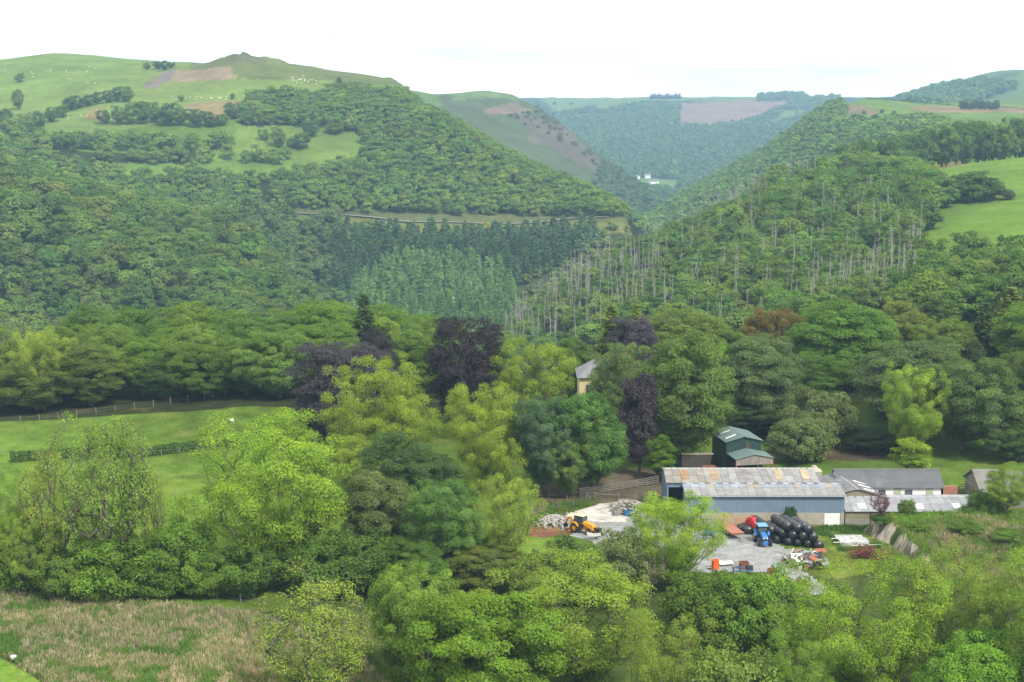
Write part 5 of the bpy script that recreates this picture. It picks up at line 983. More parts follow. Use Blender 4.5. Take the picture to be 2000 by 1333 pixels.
# old stone barn at the photo edge
ob_ = tag(empty('stone_barn', (67, 223, 0)), 'old stone barn with grey roof behind the small spreading tree', 'barn')
MB().prism([(-4, 0), (4, 0), (4, 2.4), (0, 4.3), (-4, 2.4)], 'x', -2.4, 6).build('wall', M_STONE, ob_)
MB().add([(-2.7, -4.4, 2.25), (6.2, -4.4, 2.25), (6.2, 0, 4.4), (-2.7, 0, 4.4), (-2.7, -4.4, 2.4), (6.2, -4.4, 2.4), (6.2, 0, 4.55), (-2.7, 0, 4.55)], [(0, 3, 2, 1), (4, 5, 6, 7), (0, 1, 5, 4), (1, 2, 6, 5), (2, 3, 7, 6), (3, 0, 4, 7)]).add([(-2.7, 4.4, 2.25), (6.2, 4.4, 2.25), (6.2, .01, 4.4), (-2.7, .01, 4.4), (-2.7, 4.4, 2.4), (6.2, 4.4, 2.4), (6.2, .01, 4.55), (-2.7, .01, 4.55)], [(0, 3, 2, 1), (4, 5, 6, 7), (0, 1, 5, 4), (1, 2, 6, 5), (2, 3, 7, 6), (3, 0, 4, 7)]).build('roof', paint("mossy_slate", (.15, .145, .13), .25, .85, 1.0, dirt=(.09, .10, .05)), ob_)
MB().box((-2.5, 0, 2.2), (.12, 7.6, .2)).box((-2.5, 0, 1.1), (.1, .2, 2.2)).build('timber_frame', M_TIMB, ob_)
# ------------------------------------------------------------------ green barn behind, turned a little
gb = tag(empty('barn', (34.8, 240, .2), radians(11)), 'tall dark green barn with open timber fronted lean-to behind the blue barn', 'barn')
MB().prism([(-2.75, 0), (2.75, 0), (2.75, 4.4), (0, 5.05), (-2.75, 4.4)], 'y', .0, .15).build('gable_wall', M_GREENC, gb)
MB().box((-2.7, 3.4, 2.2), (.12, 6.6, 4.4)).box((2.7, 3.4, 2.2), (.12, 6.6, 4.4)).box((0, 6.7, 2.2), (5.4, .12, 4.4)).build('side_wall', M_GREENC, gb)
for sx in (-1, 1):
    MB().add([(sx * 3.0, -.3, 4.35), (sx * 3.0, 6.95, 4.35), (sx * .01, 6.95, 5.12), (sx * .01, -.3, 5.12), (sx * 3.0, -.3, 4.43), (sx * 3.0, 6.95, 4.43), (sx * .01, 6.95, 5.20), (sx * .01, -.3, 5.20)], [(0, 3, 2, 1), (4, 5, 6, 7), (0, 1, 5, 4), (1, 2, 6, 5), (2, 3, 7, 6), (3, 0, 4, 7)]).build('roof', M_GREENR, gb)
for y0_ in (1.2, 4.2): MB().add([(-2.4, y0_, 4.60), (-2.4, y0_ + .5, 4.60), (-.7, y0_ + .9, 5.04), (-.7, y0_ + .4, 5.04)], [(0, 1, 2, 3)]).build('rooflight', M_WHITE, gb)
MB().box((.55, -.06, 3.55), (.75, .1, 1.3)).build('hatch', M_DARKW, gb)
for sx in (-1, 1):
    MB().add([(sx * 3.0 + .3, -4.3, 2.62), (sx * 3.0 + .3, -.12, 2.62), (.3, -.12, 3.28), (.3, -4.3, 3.28), (sx * 3.0 + .3, -4.3, 2.70), (sx * 3.0 + .3, -.12, 2.70), (.3, -.12, 3.36), (.3, -4.3, 3.36)], [(0, 3, 2, 1), (4, 5, 6, 7), (0, 1, 5, 4), (1, 2, 6, 5), (2, 3, 7, 6), (3, 0, 4, 7)]).build('lean_to_roof', M_GREENR, gb)
m_ = MB()
for i in range(14):
    x = -2.35 + i * .405; t_ = abs(x - .3) / 3.0; m_.box((x, -4.12, (1.75 + 3.2 - .68 * t_) / 2), (.37, .07, 3.2 - .68 * t_ - 1.75))
m_.build('timber_front', M_TIMB, gb)
for x in (-2.5, 3.1): MB().box((x, -4.05, 1.3), (.2, .2, 2.75)).build('post', M_REDP, gb)
MB().box((.9, -3.9, .9), (.12, .12, 1.8)).build('inner_post', M_TIMB, gb)
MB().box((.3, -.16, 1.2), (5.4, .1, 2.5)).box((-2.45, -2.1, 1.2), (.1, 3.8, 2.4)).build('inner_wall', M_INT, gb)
yd = tag(empty('timber_shed', (27.6, 239, .2)), 'brown plank shed half hidden under the beech beside the dark green barn', 'shed')
m_ = MB()
for i in range(12): m_.box((-2 + i * .36, 0, 1.2), (.34, .08, 2.4 + .05 * (i % 3)))
m_.build('plank_wall', M_DARKW, yd); MB().box((.2, .9, 2.5), (4.8, 2.2, .1), rot=(-.15, 0, 0)).build('roof', M_TIMB, yd); MB().box((1.7, -1.6, .55), (1.9, 1.2, 1.1)).box((1.7, -1.6, 1.15), (2.0, 1.3, .08)).build('lean_to', M_RUST, yd)
tk = tag(empty('water_tank', (43.2, 228, 0)), 'round stained concrete water tank behind the end of the blue barn', 'tank')
MB().cyl((0, 0, 0), (0, 0, 3.1), 1.15, 1.15, 22, .08, 5).build('tank', M_CWALL2, tk, smooth=False); MB().cyl((0, 0, 3.1), (0, 0, 3.55), 1.15, .45, 22).build('lid', M_CWALL, tk); MB().cyl((0, 0, 3.55), (0, 0, 3.8), .42, .3, 12).build('hatch', M_CWALL, tk)
# ------------------------------------------------------------------ slate roofed house among the trees
vh = tag(empty('house', (16.6, 271, .5)), 'cream house with grey slate hip roof half hidden among the park trees', 'house')
m_ = MB().box((0, 3.8, 4.0), (10.6, 8.0, 8.0)); m_.build('wall', paint("cream_render", (.52, .44, .26), .08, .9, .5, dirt=(.38, .33, .2)), vh)
MB().add([(-5.7, -.7, 7.95), (5.7, -.7, 7.95), (5.7, 8.3, 7.95), (-5.7, 8.3, 7.95), (-2.2, 3.8, 10.6), (2.2, 3.8, 10.6)], [(0, 1, 5, 4), (2, 3, 4, 5), (1, 2, 5), (3, 0, 4), (3, 2, 1, 0)]).build('roof', M_SLATE2, vh)
for x in (-3.6, 0, 3.6):
    for z_ in (2.2, 5.8):
        w_ = MB().box((x, -.26, z_), (1.05, .08, 1.8)).build('window', M_GLASS, vh); MB().box((x, -.3, z_ - .95), (1.3, .14, .12)).box((x, -.31, z_), (.06, .05, 1.8)).box((x, -.31, z_), (1.05, .05, .06)).build('frame', M_WHITE, w_)
ch = MB().box((3.3, 4, 10.5), (1.4, .8, 1.8)).build('chimney', M_BRICK, vh)

# ------------------------------------------------------------------ vehicles
M_TYRE = paint("tyre_rubber", (.025, .024, .023), .25, .9, 3.0, dirt=(.09, .08, .065), dirt_amt=.5)
M_YEL = paint("digger_yellow", (.62, .27, .018), .12, .45, .8, dirt=(.28, .14, .04), dirt_amt=.5)
M_CREAM = paint("cream_roof", (.60, .50, .32), .08, .5, 1.0)
M_BLK = paint("black_steel", (.02, .02, .02), .2, .6, 1.0)
M_TBLUE = paint("tractor_blue", (.035, .16, .42), .12, .4, 1.0, dirt=(.05, .12, .25), dirt_amt=.5)
M_TBLUE2 = paint("pale_blue_roof", (.12, .30, .55), .08, .45, 1.0)
M_GREYP = paint("pale_grey_rim", (.45, .44, .42), .12, .6, 1.0, dirt=(.25, .22, .18))
M_RED = paint("machine_red", (.50, .035, .035), .12, .4, 1.0, dirt=(.28, .05, .04), dirt_amt=.4)
M_PINK = paint("faded_red_deck", (.33, .135, .10), .15, .75, 1.0, dirt=(.22, .12, .08))
M_ORNG = paint("orange_paint", (.55, .20, .04), .15, .6, 1.0)
M_ORNG2 = paint("bright_orange", (.70, .115, .015), .10, .5, 1.0)
M_CABGL = paint("cab_glass", (.06, .085, .09), .15, .1, 1.0, spec=.7)
def wheel(parent, x, y, r, w, rim, rim_mat=None):
    """a tyre with lugs turned on a rim, axle along local Y"""
    m = MB(); n = 22; P = [(r * .58, -w / 2), (r * .90, -w / 2), (r, -w * .36), (r, w * .36), (r * .90, w / 2), (r * .58, w / 2)]; V, Fc = [], []
    for i in range(n):
        a = i / n * 2 * pi
        V += [(x + cos(a) * q, y + s_, r + sin(a) * q) for q, s_ in P]
    k = len(P)
    for i in range(n):
        for j in range(k - 1): Fc.append((i * k + j, i * k + j + 1, ((i + 1) % n) * k + j + 1, ((i + 1) % n) * k + j))
    m.add(V, Fc)
    for i in range(18):
        a = i / 18 * 2 * pi
        for sg in (-1, 1): m.box((x + cos(a) * r, y + sg * w * .22, r + sin(a) * r), (.06 * r, w * .42, .07), rot=(0, -a, sg * .5))
    t = m.build('wheel', M_TYRE, parent)
    q = MB(); q.cyl((x, y - w * .40, r), (x, y - w * .22, r), r * .60, r * .52, 20).cyl((x, y + w * .22, r), (x, y + w * .40, r), r * .52, r * .60, 20).cyl((x, y - w * .45, r), (x, y + w * .45, r), r * .2, r * .2, 12); q.build('rim', rim_mat or M_GREYP, t); return t
# yellow backhoe loader
p_ = at_z(1139, 1040); dg = tag(empty('digger', (p_[0], p_[1], 0), radians(-40)), 'yellow backhoe loader with cream cab roof on the gravel before the pale concrete', 'digger'); dg.scale = (.80,) * 3
MB().prism([(.35, .95), (2.25, .85), (2.3, 1.35), (2.15, 1.62), (.3, 1.95)], 'y', -.48, .48).build('bonnet', M_YEL, dg, .05)
MB().box((.2, 0, .78), (3.9, .8, .36)).box((-1.9, 0, .95), (.5, 1.5, .9)).box((2.35, 0, 1.05), (.16, .86, .5)).build('chassis', M_YEL, dg, .03)
MB().box((2.46, 0, 1.08), (.06, .62, .40)).build('grille', M_BLK, dg)
for y in (-.78, .78): MB().prism([(-1.95, 1.35), (-1.75, 1.62), (-1.2, 1.72), (-.65, 1.55), (-.40, 1.1), (-.55, 1.05), (-.8, 1.42), (-1.2, 1.55), (-1.7, 1.48)], 'y', y - .24, y + .24).build('mudguard', M_YEL, dg, .02)
c_ = MB()
for x, xt in ((.38, .2), (-.5, -.5), (-1.45, -1.3)):
    for y in (-.66, .66): c_.bar((x, y, 1.25), (xt, y * .94, 2.78), .09)
c_.box((-.5, -.66, 1.15), (1.9, .06, .4)).box((-.5, .66, 1.15), (1.9, .06, .4)).bar((.38, -.66, 1.75), (.38, .66, 1.75), .08).build('cab_frame', M_BLK, dg)
for y in (-.63, .63): MB().add([(.33, y, 1.35), (.19, y * .95, 2.72), (-1.28, y * .95, 2.72), (-1.42, y, 1.35)], [(0, 1, 2, 3)]).build('side_window', M_CABGL, dg)
MB().add([(.37, -.6, 1.78), (.22, -.58, 2.72), (.22, .58, 2.72), (.37, .6, 1.78)], [(0, 1, 2, 3)]).build('windscreen', M_CABGL, dg)
MB().add([(-1.44, -.6, 1.35), (-1.3, -.58, 2.72), (-1.3, .58, 2.72), (-1.44, .6, 1.35)], [(0, 1, 2, 3)]).build('rear_window', M_CABGL, dg)
MB().box((-.52, 0, 2.86), (1.95, 1.5, .16), taper=.9).box((.45, -.5, 2.84), (.1, .22, .12)).box((.45, .5, 2.84), (.1, .22, .12)).build('cab_roof', M_CREAM, dg, .04)
MB().box((-.5, 0, 1.4), (.5, .5, .5)).box((-.75, 0, 1.85), (.14, .5, .6)).build('seat', M_BLK, dg)
for y in (-.8, .8): wheel(dg, -1.2, y, .74, .44, .6, M_YEL); wheel(dg, 1.6, y * .95, .50, .32, .6, M_YEL)
for y in (-.62, .62): MB().bar((.25, y, 1.75), (1.6, y, 1.30), .14, .24).bar((1.55, y, 1.34), (2.95, y, .62), .14, .26).build('loader_arm', M_YEL, dg, .02)
MB().bar((2.2, -.62, 1.02), (2.2, .62, 1.02), .12).bar((.9, -.5, 1.0), (2.0, -.5, 1.05), .09).bar((.9, .5, 1.0), (2.0, .5, 1.05), .09).build('loader_crossbar', M_YEL, dg)
MB().prism([(2.9, .12), (3.6, .10), (3.72, .16), (3.0, .24), (2.92, .75), (3.1, 1.05), (2.98, 1.08), (2.78, .78)], 'y', -1.12, 1.12).build('bucket', M_BLK, dg)
MB().bar((3.0, -.4, .9), (3.35, -.42, 1.5), .1).bar((3.35, -.42, 1.5), (3.6, -.35, 1.25), .08).bar((3.0, .1, .9), (3.2, .1, 1.4), .1).build('fork', M_BLK, dg)
MB().bar((-2.1, .1, 1.0), (-2.7, .25, 2.05), .30, .36).bar((-2.7, .25, 2.05), (-3.55, .5, 1.65), .26, .32).build('boom', M_YEL, dg, .03)
MB().bar((-3.5, .5, 1.7), (-4.2, .72, .62), .22, .26).build('dipper', M_YEL, dg, .03); MB().prism([(-4.5, .1), (-3.9, .08), (-3.8, .5), (-4.15, .75), (-4.45, .6)], 'y', .45, .98).build('back_bucket', M_BLK, dg)
for y in (-.75, .75): MB().bar((-2.1, y, 1.1), (-2.15, y * 1.15, .1), .16).box((-2.15, y * 1.2, .08), (.4, .4, .1)).build('stabiliser', M_YEL, dg)
# blue tractor
p_ = at_z(1491, 1066); tr = tag(empty('tractor', (p_[0], p_[1] + 1.0, 0), radians(-88)), 'blue farm tractor with pale blue roof facing the camera beside the black bales', 'tractor'); tr.scale = (.87,) * 3
MB().prism([(.2, .95), (2.3, .95), (2.45, 1.15), (2.38, 1.55), (2.2, 1.66), (.2, 1.85)], 'y', -.40, .40).build('bonnet', M_TBLUE, tr, .05)
MB().box((2.42, 0, 1.28), (.08, .6, .42)).box((.4, 0, .8), (3.6, .45, .4)).build('engine', M_BLK, tr)
MB().box((2.55, 0, .72), (.45, .75, .5)).box((2.55, 0, 1.0), (.3, .5, .1)).build('front_weights', M_TBLUE, tr, .02)
for y in (-.22, .22): MB().box((2.47, y, 1.43), (.05, .2, .14)).build('headlight', M_WHITE, tr)
c_ = MB()
for x, xt in ((.3, .15), (-.6, -.55), (-1.3, -1.15)):
    for y in (-.68, .68): c_.bar((x, y, 1.2), (xt, y * .92, 2.62), .08)
c_.box((-.5, 0, 1.15), (1.8, 1.2, .3)).bar((.3, -.66, 1.25), (.3, .66, 1.25), .08).build('cab_frame', M_BLK, tr)
for y in (-.66, .66): MB().add([(.26, y, 1.3), (.14, y * .93, 2.56), (-1.14, y * .93, 2.56), (-1.26, y, 1.3)], [(0, 1, 2, 3)]).build('side_window', M_CABGL, tr)
MB().add([(.30, -.62, 1.9), (.17, -.6, 2.56), (.17, .6, 2.56), (.30, .62, 1.9)], [(0, 1, 2, 3)]).build('windscreen', M_CABGL, tr)
MB().box((-.5, 0, 2.70), (1.75, 1.55, .18), taper=.88).box((.33, 0, 2.66), (.12, 1.3, .1)).build('cab_roof', M_TBLUE2, tr, .05)
for y in (-.86, .86):
    MB().prism([(-1.75, 1.5), (-1.45, 1.78), (-.8, 1.85), (-.2, 1.6), (0, 1.2), (-.12, 1.15), (-.4, 1.5), (-.85, 1.7), (-1.4, 1.65)], 'y', y - .28, y + .28).build('mudguard', M_TBLUE, tr, .02)
    wheel(tr, -.85, y * 1.05, .85, .50, .6, M_GREYP); wheel(tr, 1.75, y * .98, .56, .38, .6, M_GREYP)
for y in (-.9, .9): MB().bar((.3, y * .75, 2.0), (.45, y * 1.12, 2.0), .04).box((.47, y * 1.15, 2.05), (.05, .16, .28)).build('mirror', M_BLK, tr)
MB().cyl((1.1, .46, 1.5), (1.1, .46, 2.5), .06, .05, 8).build('exhaust', M_BLK, tr)
# red round baler behind it
p_ = at_z(1476, 1045); rb = tag(empty('baler', (p_[0], p_[1] + 1.2, 0), radians(-62)), 'red round baler with humped shiny body parked behind the blue tractor', 'baler'); rb.scale = (.84,) * 3
MB().prism([(-1.5, .7), (1.0, .6), (1.35, 1.0), (1.2, 1.7), (.7, 2.2), (0, 2.42), (-.8, 2.3), (-1.4, 1.8), (-1.65, 1.2)], 'y', -.75, .75).build('body', M_RED, rb, .10)
MB().prism([(-1.2, .8), (.8, .75), (1.0, 1.1), (.8, 1.7), (.2, 2.1), (-.6, 2.0), (-1.2, 1.5)], 'y', -.86, -.76).prism([(-1.2, .8), (.8, .75), (1.0, 1.1), (.8, 1.7), (.2, 2.1), (-.6, 2.0), (-1.2, 1.5)], 'y', .76, .86).build('side_panel', M_RED, rb)
MB().box((-.2, 0, .55), (2.6, 1.1, .3)).bar((1.2, 0, .6), (2.6, 0, .5), .18).build('drawbar', M_BLK, rb); MB().box((.9, 0, 1.9), (.5, 1.3, .15), rot=(0, .5, 0)).build('top_guard', M_TBLUE2, rb)
for y in (-1.05, 1.05): wheel(rb, -.3, y, .55, .40, .6, M_GREYP)
MB().bar((-1.1, -.5, 2.2), (-1.1, .5, 2.45), .06).bar((-.6, -.72, 2.35), (.5, -.72, 2.45), .05).build('rail', M_RED, rb)
# flat trailer with an orange rail
p_ = at_z(1430, 1047); ft = tag(empty('trailer', (p_[0], p_[1], 0), radians(-76)), 'faded red flat bed trailer with orange end rails between lime ash and tractor', 'trailer')
MB().box((-.2, 0, .88), (4.3, 1.75, .10)).build('deck', M_PINK, ft); MB().box((-.2, .86, .80), (4.3, .07, .20)).box((-.2, -.86, .80), (4.3, .07, .20)).box((1.92, 0, .80), (.07, 1.78, .20)).build('side_rail', M_RUST, ft)
MB().bar((1.9, .5, .7), (3.2, 0, .45), .1).bar((1.9, -.5, .7), (3.2, 0, .45), .1).bar((3.1, 0, .45), (3.6, 0, .42), .12).build('drawbar', M_TIMB, ft)
for y in (-.7, .7): wheel(ft, -.6, y, .38, .24, .6)
m_ = MB()
for y in (-.85, -.3, .3, .85): m_.bar((-2.3, y, .9), (-2.42, y, 2.15), .06)
for z_ in (1.3, 1.75, 2.15): m_.bar((-2.36, -.9, z_), (-2.36, .9, z_), .05)
m_.build('end_rail', M_ORNG, ft)
p_ = at_z(1444, 1040); rk = tag(empty('feed_rack', (p_[0] + .8, p_[1] + 1.2, 0), .1), 'orange tubular feed rack standing just behind the flat trailer', 'rack'); m_ = MB()
for x in (-1.1, 0, 1.1):
    for y in (-.5, .5): m_.bar((x, y, 0), (x, y, 1.5), .06)
for z_ in (.5, 1.0, 1.5):
    for y in (-.5, .5): m_.bar((-1.1, y, z_), (1.1, y, z_), .05)
    for x in (-1.1, 1.1): m_.bar((x, -.5, z_), (x, .5, z_), .05)
m_.build('rails', M_ORNG, rk)
# ------------------------------------------------------------------ black wrapped bales
M_BALE = paint("black_film", (.018, .019, .022), .25, .30, 2.5, dirt=(.05, .052, .058), dirt_amt=.6, bump=.35, spec=.55)
br_ = random.Random(4); m_ = MB(); m_.cyl((0, -.58, 0), (0, .58, 0), .50, .50, 22, .10, 6); B0 = m_.build('wrap', M_BALE, None, 0, True); BALE = B0.data; bpy.data.objects.remove(B0)
ax = np.array([-.26, .965]); ax /= np.linalg.norm(ax); baz = math.atan2(-ax[0], ax[1])
f0 = at_z(1521, 1064)[:2] + ax * .3; f1 = at_z(1599, 1073.5)[:2] + ax * .25; side = (f1 - f0) / 4
ROW = {0: 'bottom', 1: 'middle', 2: 'top'}; CN = ['first', 'second', 'third', 'fourth', 'fifth']
for tier, cnt, deep in ((0, 5, 5), (1, 4, 4), (2, 3, 4)):
    for j in range(cnt):
        for d_ in range(deep):
            if tier == 2 and j == 2 and d_ > 3: continue
            q = f0 + side * (j + .5 * tier) + ax * (1.17 * d_ + .15 * tier + br_.uniform(-.16, .16) + (.35 if tier == 0 and j == 0 else 0))
            e = empty('silage_bale', (q[0], q[1], .56 + tier * .93 + br_.uniform(-.02, .02)), baz + br_.uniform(-.12, .12), (br_.uniform(.97, 1.05),) * 3)
            if d_ == 0: tag(e, f'black wrapped bale, {CN[j]} from the tractor side in the front of the {ROW[tier]} tier', 'bale', 'black silage bales')
            else: tag(e, f'black wrapped bale behind the front of the {ROW[tier]} tier of the stack', 'bale', f'inner bales of the {ROW[tier]} tier')
            b = bpy.data.objects.new('wrap', BALE); COL.objects.link(b); b.parent = e; b.rotation_euler = (0, br_.uniform(0, 6.28), 0)
q0 = f0 - side * .85 + ax * 1.1
for d_ in range(5):
    for t_ in range(2):
        q = q0 + ax * 1.18 * d_ + side * (.45 * t_) ; e = empty('silage_bale', (q[0], q[1], .56 + .93 * t_), baz + br_.uniform(-.15, .15))
        tag(e, 'black wrapped bale in the low slumped row between the tractor and the main stack', 'bale', 'slumped black bales'); b = bpy.data.objects.new('wrap', BALE); COL.objects.link(b); b.parent = e
for px, py in ((1449, 1036), (1456, 1034), (1460, 1039)):
    q = at_z(px, py + 5); e = empty('silage_bale', (q[0], q[1] + .3, .55), baz + 1.2); tag(e, 'black wrapped bale lying by the wall between trailer and baler', 'bale', 'loose black bales by the wall'); b = bpy.data.objects.new('wrap', BALE); COL.objects.link(b); b.parent = e
# ------------------------------------------------------------------ scrap, rubble, gates
M_WH = M_WHITE; M_GALV = paint("galvanised_steel", (.50, .51, .50), .15, .5, 2.0, dirt=(.30, .29, .26)); M_STEELG = paint("grey_scrap", (.22, .225, .23), .3, .7, 2.0, dirt=(.15, .10, .07)); M_DK = paint("dark_scrap", (.045, .045, .048), .4, .8, 2.0)
M_OXIDE = paint("red_oxide", (.26, .09, .045), .25, .8, 2.0, dirt=(.16, .07, .05)); M_BOARDG = paint("grey_board", (.25, .235, .21), .3, .9, 2.0); M_BLUEP = paint("blue_plastic", (.03, .11, .22), .15, .5, 1.0); M_PALE = paint("pale_stone", (.31, .295, .265), .2, .9, 2.5)
sr = random.Random(33)
def heap_h(x, y, cx, cy, rx, ry, h): return max(0, 1 - ((x - cx) / rx) ** 2 - ((y - cy) / ry) ** 2) ** .6 * h
def bent_sheet(w_, l_, rng):
    V = []; nx_, ny_ = 5, 4; a, b_ = rng.uniform(-.25, .25), rng.uniform(-.2, .2)
    for j in range(ny_):
        for i in range(nx_): u, v = i / (nx_ - 1) - .5, j / (ny_ - 1) - .5; V.append((u * l_, v * w_, a * u * u * 3 + b_ * v * u * 2 + rng.uniform(-.04, .04)))
    Fc = [(j * nx_ + i, j * nx_ + i + 1, (j + 1) * nx_ + i + 1, (j + 1) * nx_ + i) for j in range(ny_ - 1) for i in range(nx_ - 1)]; n = len(V); V2 = [(x, y, z - .035) for x, y, z in V]
    ring = list(range(nx_)) + [k * nx_ + nx_ - 1 for k in range(1, ny_)] + [n - 2 - i for i in range(nx_ - 1)] + [k * nx_ for k in range(ny_ - 2, 0, -1)]
    return V + V2, Fc + [tuple(n + i for i in reversed(f)) for f in Fc] + [(ring[i], ring[i] + n, ring[(i + 1) % len(ring)] + n, ring[(i + 1) % len(ring)]) for i in range(len(ring))]
def scrap(kind, mat, loc, size, rot, label, name, group, cat):
    m = MB()
    if kind == 'sheet': V, Fc = bent_sheet(size[1], size[0], sr); m.add(V, Fc)
    elif kind == 'pipe': m.cyl((-size[0] / 2, 0, 0), (size[0] / 2, 0, 0), size[1], size[1], 8)
    elif kind == 'beam': m.box((0, 0, 0), (size[0], size[1], size[2])); m.box((0, 0, size[2] * .5), (size[0], size[1] * 1.8, .03)); m.box((0, 0, -size[2] * .5), (size[0], size[1] * 1.8, .03))
    elif kind == 'block':
        m.add([(sx * size[0] / 2 * sr.uniform(.7, 1), sy * size[1] / 2 * sr.uniform(.7, 1), sz * size[2] / 2 * sr.uniform(.7, 1)) for sz in (-1, 1) for sy in (-1, 1) for sx in (-1, 1)], [(0, 2, 3, 1), (4, 5, 7, 6), (0, 1, 5, 4), (2, 6, 7, 3), (0, 4, 6, 2), (1, 3, 7, 5)])
    elif kind == 'drum': m.cyl((0, 0, -size[0] / 2), (0, 0, size[0] / 2), size[1], size[1], 16, .02, 4)
    elif kind == 'tyre':
        n, P = 18, [(.30, -.1), (.46, -.11), (.5, 0), (.46, .11), (.30, .1)]; V = [(cos(i / n * 2 * pi) * r, sin(i / n * 2 * pi) * r, z) for i in range(n) for r, z in P]; m.add(V, [(i * 5 + j, i * 5 + j + 1, ((i + 1) % n) * 5 + j + 1, ((i + 1) % n) * 5 + j) for i in range(n) for j in range(4)])
    o = m.build(name, mat); o.location = loc; o.rotation_euler = rot; tag(o, label, cat, group); return o
hc = at_z(1577, 1104); hx, hy = hc[0], hc[1]
KS = [('sheet', M_WH, 'white bent panel lying in the scrap heap', 'white panels of the scrap heap', 'metal_sheet', 'panel', 7), ('sheet', M_OXIDE, 'rust red bent sheet lying in the scrap heap', 'rust red sheets of the scrap heap', 'scrap_sheet', 'sheet', 4), ('sheet', M_DK, 'dark crumpled sheet lying in the scrap heap', 'dark sheets of the scrap heap', 'scrap_sheet', 'sheet', 9),
      ('pipe', M_BOARDG, 'long grey pipe sticking out of the scrap heap', 'grey pipes of the scrap heap', 'scrap_pipe', 'pipe', 20), ('pipe', M_GALV, 'thin bright galvanised pipe leaning on the scrap heap', 'bright pipes of the scrap heap', 'scrap_pipe', 'pipe', 7), ('beam', M_RUST, 'short rusty beam tangled in the scrap heap', 'rusty beams of the scrap heap', 'scrap_beam', 'beam', 9),
      ('block', M_STEELG, 'grey boxy machine part in the scrap heap', 'machine parts of the scrap heap', 'machine_part', 'scrap', 22), ('tyre', M_TYRE, 'worn black tyre thrown on the scrap heap', 'tyres of the scrap heap', 'old_tyre', 'tyre', 3)]
for kind, mat, lb, grp, nm, cat, n_ in KS:
    for i in range(n_):
        a, r = sr.uniform(0, 6.28), sr.uniform(0, .95) ** .6; x, y = hx + cos(a) * r * 2.9, hy + sin(a) * r * 3.4
        if kind == 'pipe' and mat is M_BOARDG: x, y = hx - 1.9 + sr.uniform(-.6, .6), hy + 2.2 + sr.uniform(-1, 1)
        z_ = heap_h(x, y, hx, hy, 3.1, 3.6, 1.35) * sr.uniform(.45, 1.0) + .12
        size = {'sheet': (sr.uniform(.5, 1.35), sr.uniform(.35, .8)), 'pipe': (sr.uniform(1.6, 3.6), sr.uniform(.03, .07)), 'beam': (sr.uniform(.9, 2.0), .12, .2), 'block': (sr.uniform(.4, 1.0), sr.uniform(.3, .7), sr.uniform(.3, .6)), 'tyre': ()}[kind]
        scrap(kind, mat, (x, y, z_ + (.15 if kind == 'sheet' else 0)), size, (sr.uniform(-.5, .5), sr.uniform(-.45, .45), sr.uniform(0, 3.14)), lb, nm, grp, cat)
lab1 = scrap('sheet', M_WH, at_z(1560, 1104) + np.array([0, 0, .9]), (1.9, 1.3), (.7, .1, .6), 'largest white panel propped on the front of the scrap heap', 'metal_sheet', None, 'panel')
scrap('sheet', M_OXIDE, at_z(1602, 1090) + np.array([0, 0, 1.0]), (1.5, .8), (.35, 0, .2), 'orange rusty sheet on the highest corner of the scrap heap', 'scrap_sheet', None, 'sheet')
scrap('drum', M_WH, at_z(1563, 1113) + np.array([0, 0, .25]), (.4, .2), (0, 0, 0), 'small cream tub at the front foot of the scrap heap', 'tub', None, 'tub')
# rubble by the concrete apron
rc = at_z(1226, 996)
for i in range(74):
    a, r = sr.uniform(0, 6.28), sr.uniform(0, 1) ** .6; x, y = rc[0] + cos(a) * r * 2.5, rc[1] + sin(a) * r * 3.2; z_ = heap_h(x, y, rc[0], rc[1], 2.6, 3.4, 1.1) * sr.uniform(.6, 1) + .1
    k_ = sr.random(); mat, lb, grp, nm = (M_PALE, 'pale broken slab on the rubble heap by the concrete apron', 'pale slabs of the rubble heap', 'rubble_slab') if k_ < .45 else ((M_STONE, 'grey broken stone on the rubble heap by the concrete apron', 'grey stones of the rubble heap', 'rubble_stone') if k_ < .8 else (M_TIMB, 'brown plank end on the rubble heap by the concrete apron', 'planks of the rubble heap', 'rubble_plank'))
    scrap('block', mat, (x, y, z_), (sr.uniform(.35, 1.1), sr.uniform(.3, .7), sr.uniform(.12, .4)) if nm != 'rubble_plank' else (sr.uniform(1, 2), .2, .08), (sr.uniform(-.3, .3), sr.uniform(-.3, .3), sr.uniform(0, 3.1)), lb, nm, grp, 'rubble')
p_ = at_z(1227, 1006); cr0 = tag(empty('crate', (p_[0], p_[1], 0), .1), 'dark blue open crate in front of the rubble heap', 'crate')
MB().box((0, -.55, .4), (1.2, .07, .8)).box((0, .55, .4), (1.2, .07, .8)).box((-.57, 0, .4), (.07, 1.1, .8)).box((.57, 0, .4), (.07, 1.1, .8)).box((0, 0, .04), (1.1, 1.0, .06)).build('box', M_BLUEP, cr0)
scrap('block', M_STONE, tuple(at_z(1203, 1006) + np.array([0, 0, .3])), (1.0, .8, .6), (0, 0, .4), 'single brown boulder on the concrete apron before the rubble', 'boulder', None, 'boulder')
sc_ = random.Random(3); gr_ = MB()
c0 = at_z(1083, 1018)
for i in range(260):
    x, y = c0[0] + sc_.gauss(0, 1.2), c0[1] + sc_.gauss(0, 1.4); s_ = sc_.uniform(.12, .42); h_z = max(0, .6 - .25 * math.hypot(x - c0[0], y - c0[1])); gr_.box((x, y, h_z + .05), (s_, s_ * .8, s_ * .6), rot=(sc_.uniform(0, 3), sc_.uniform(0, 3), sc_.uniform(0, 3)))
o = gr_.build('stone_rubble', M_PALE); o["kind"] = "stuff"
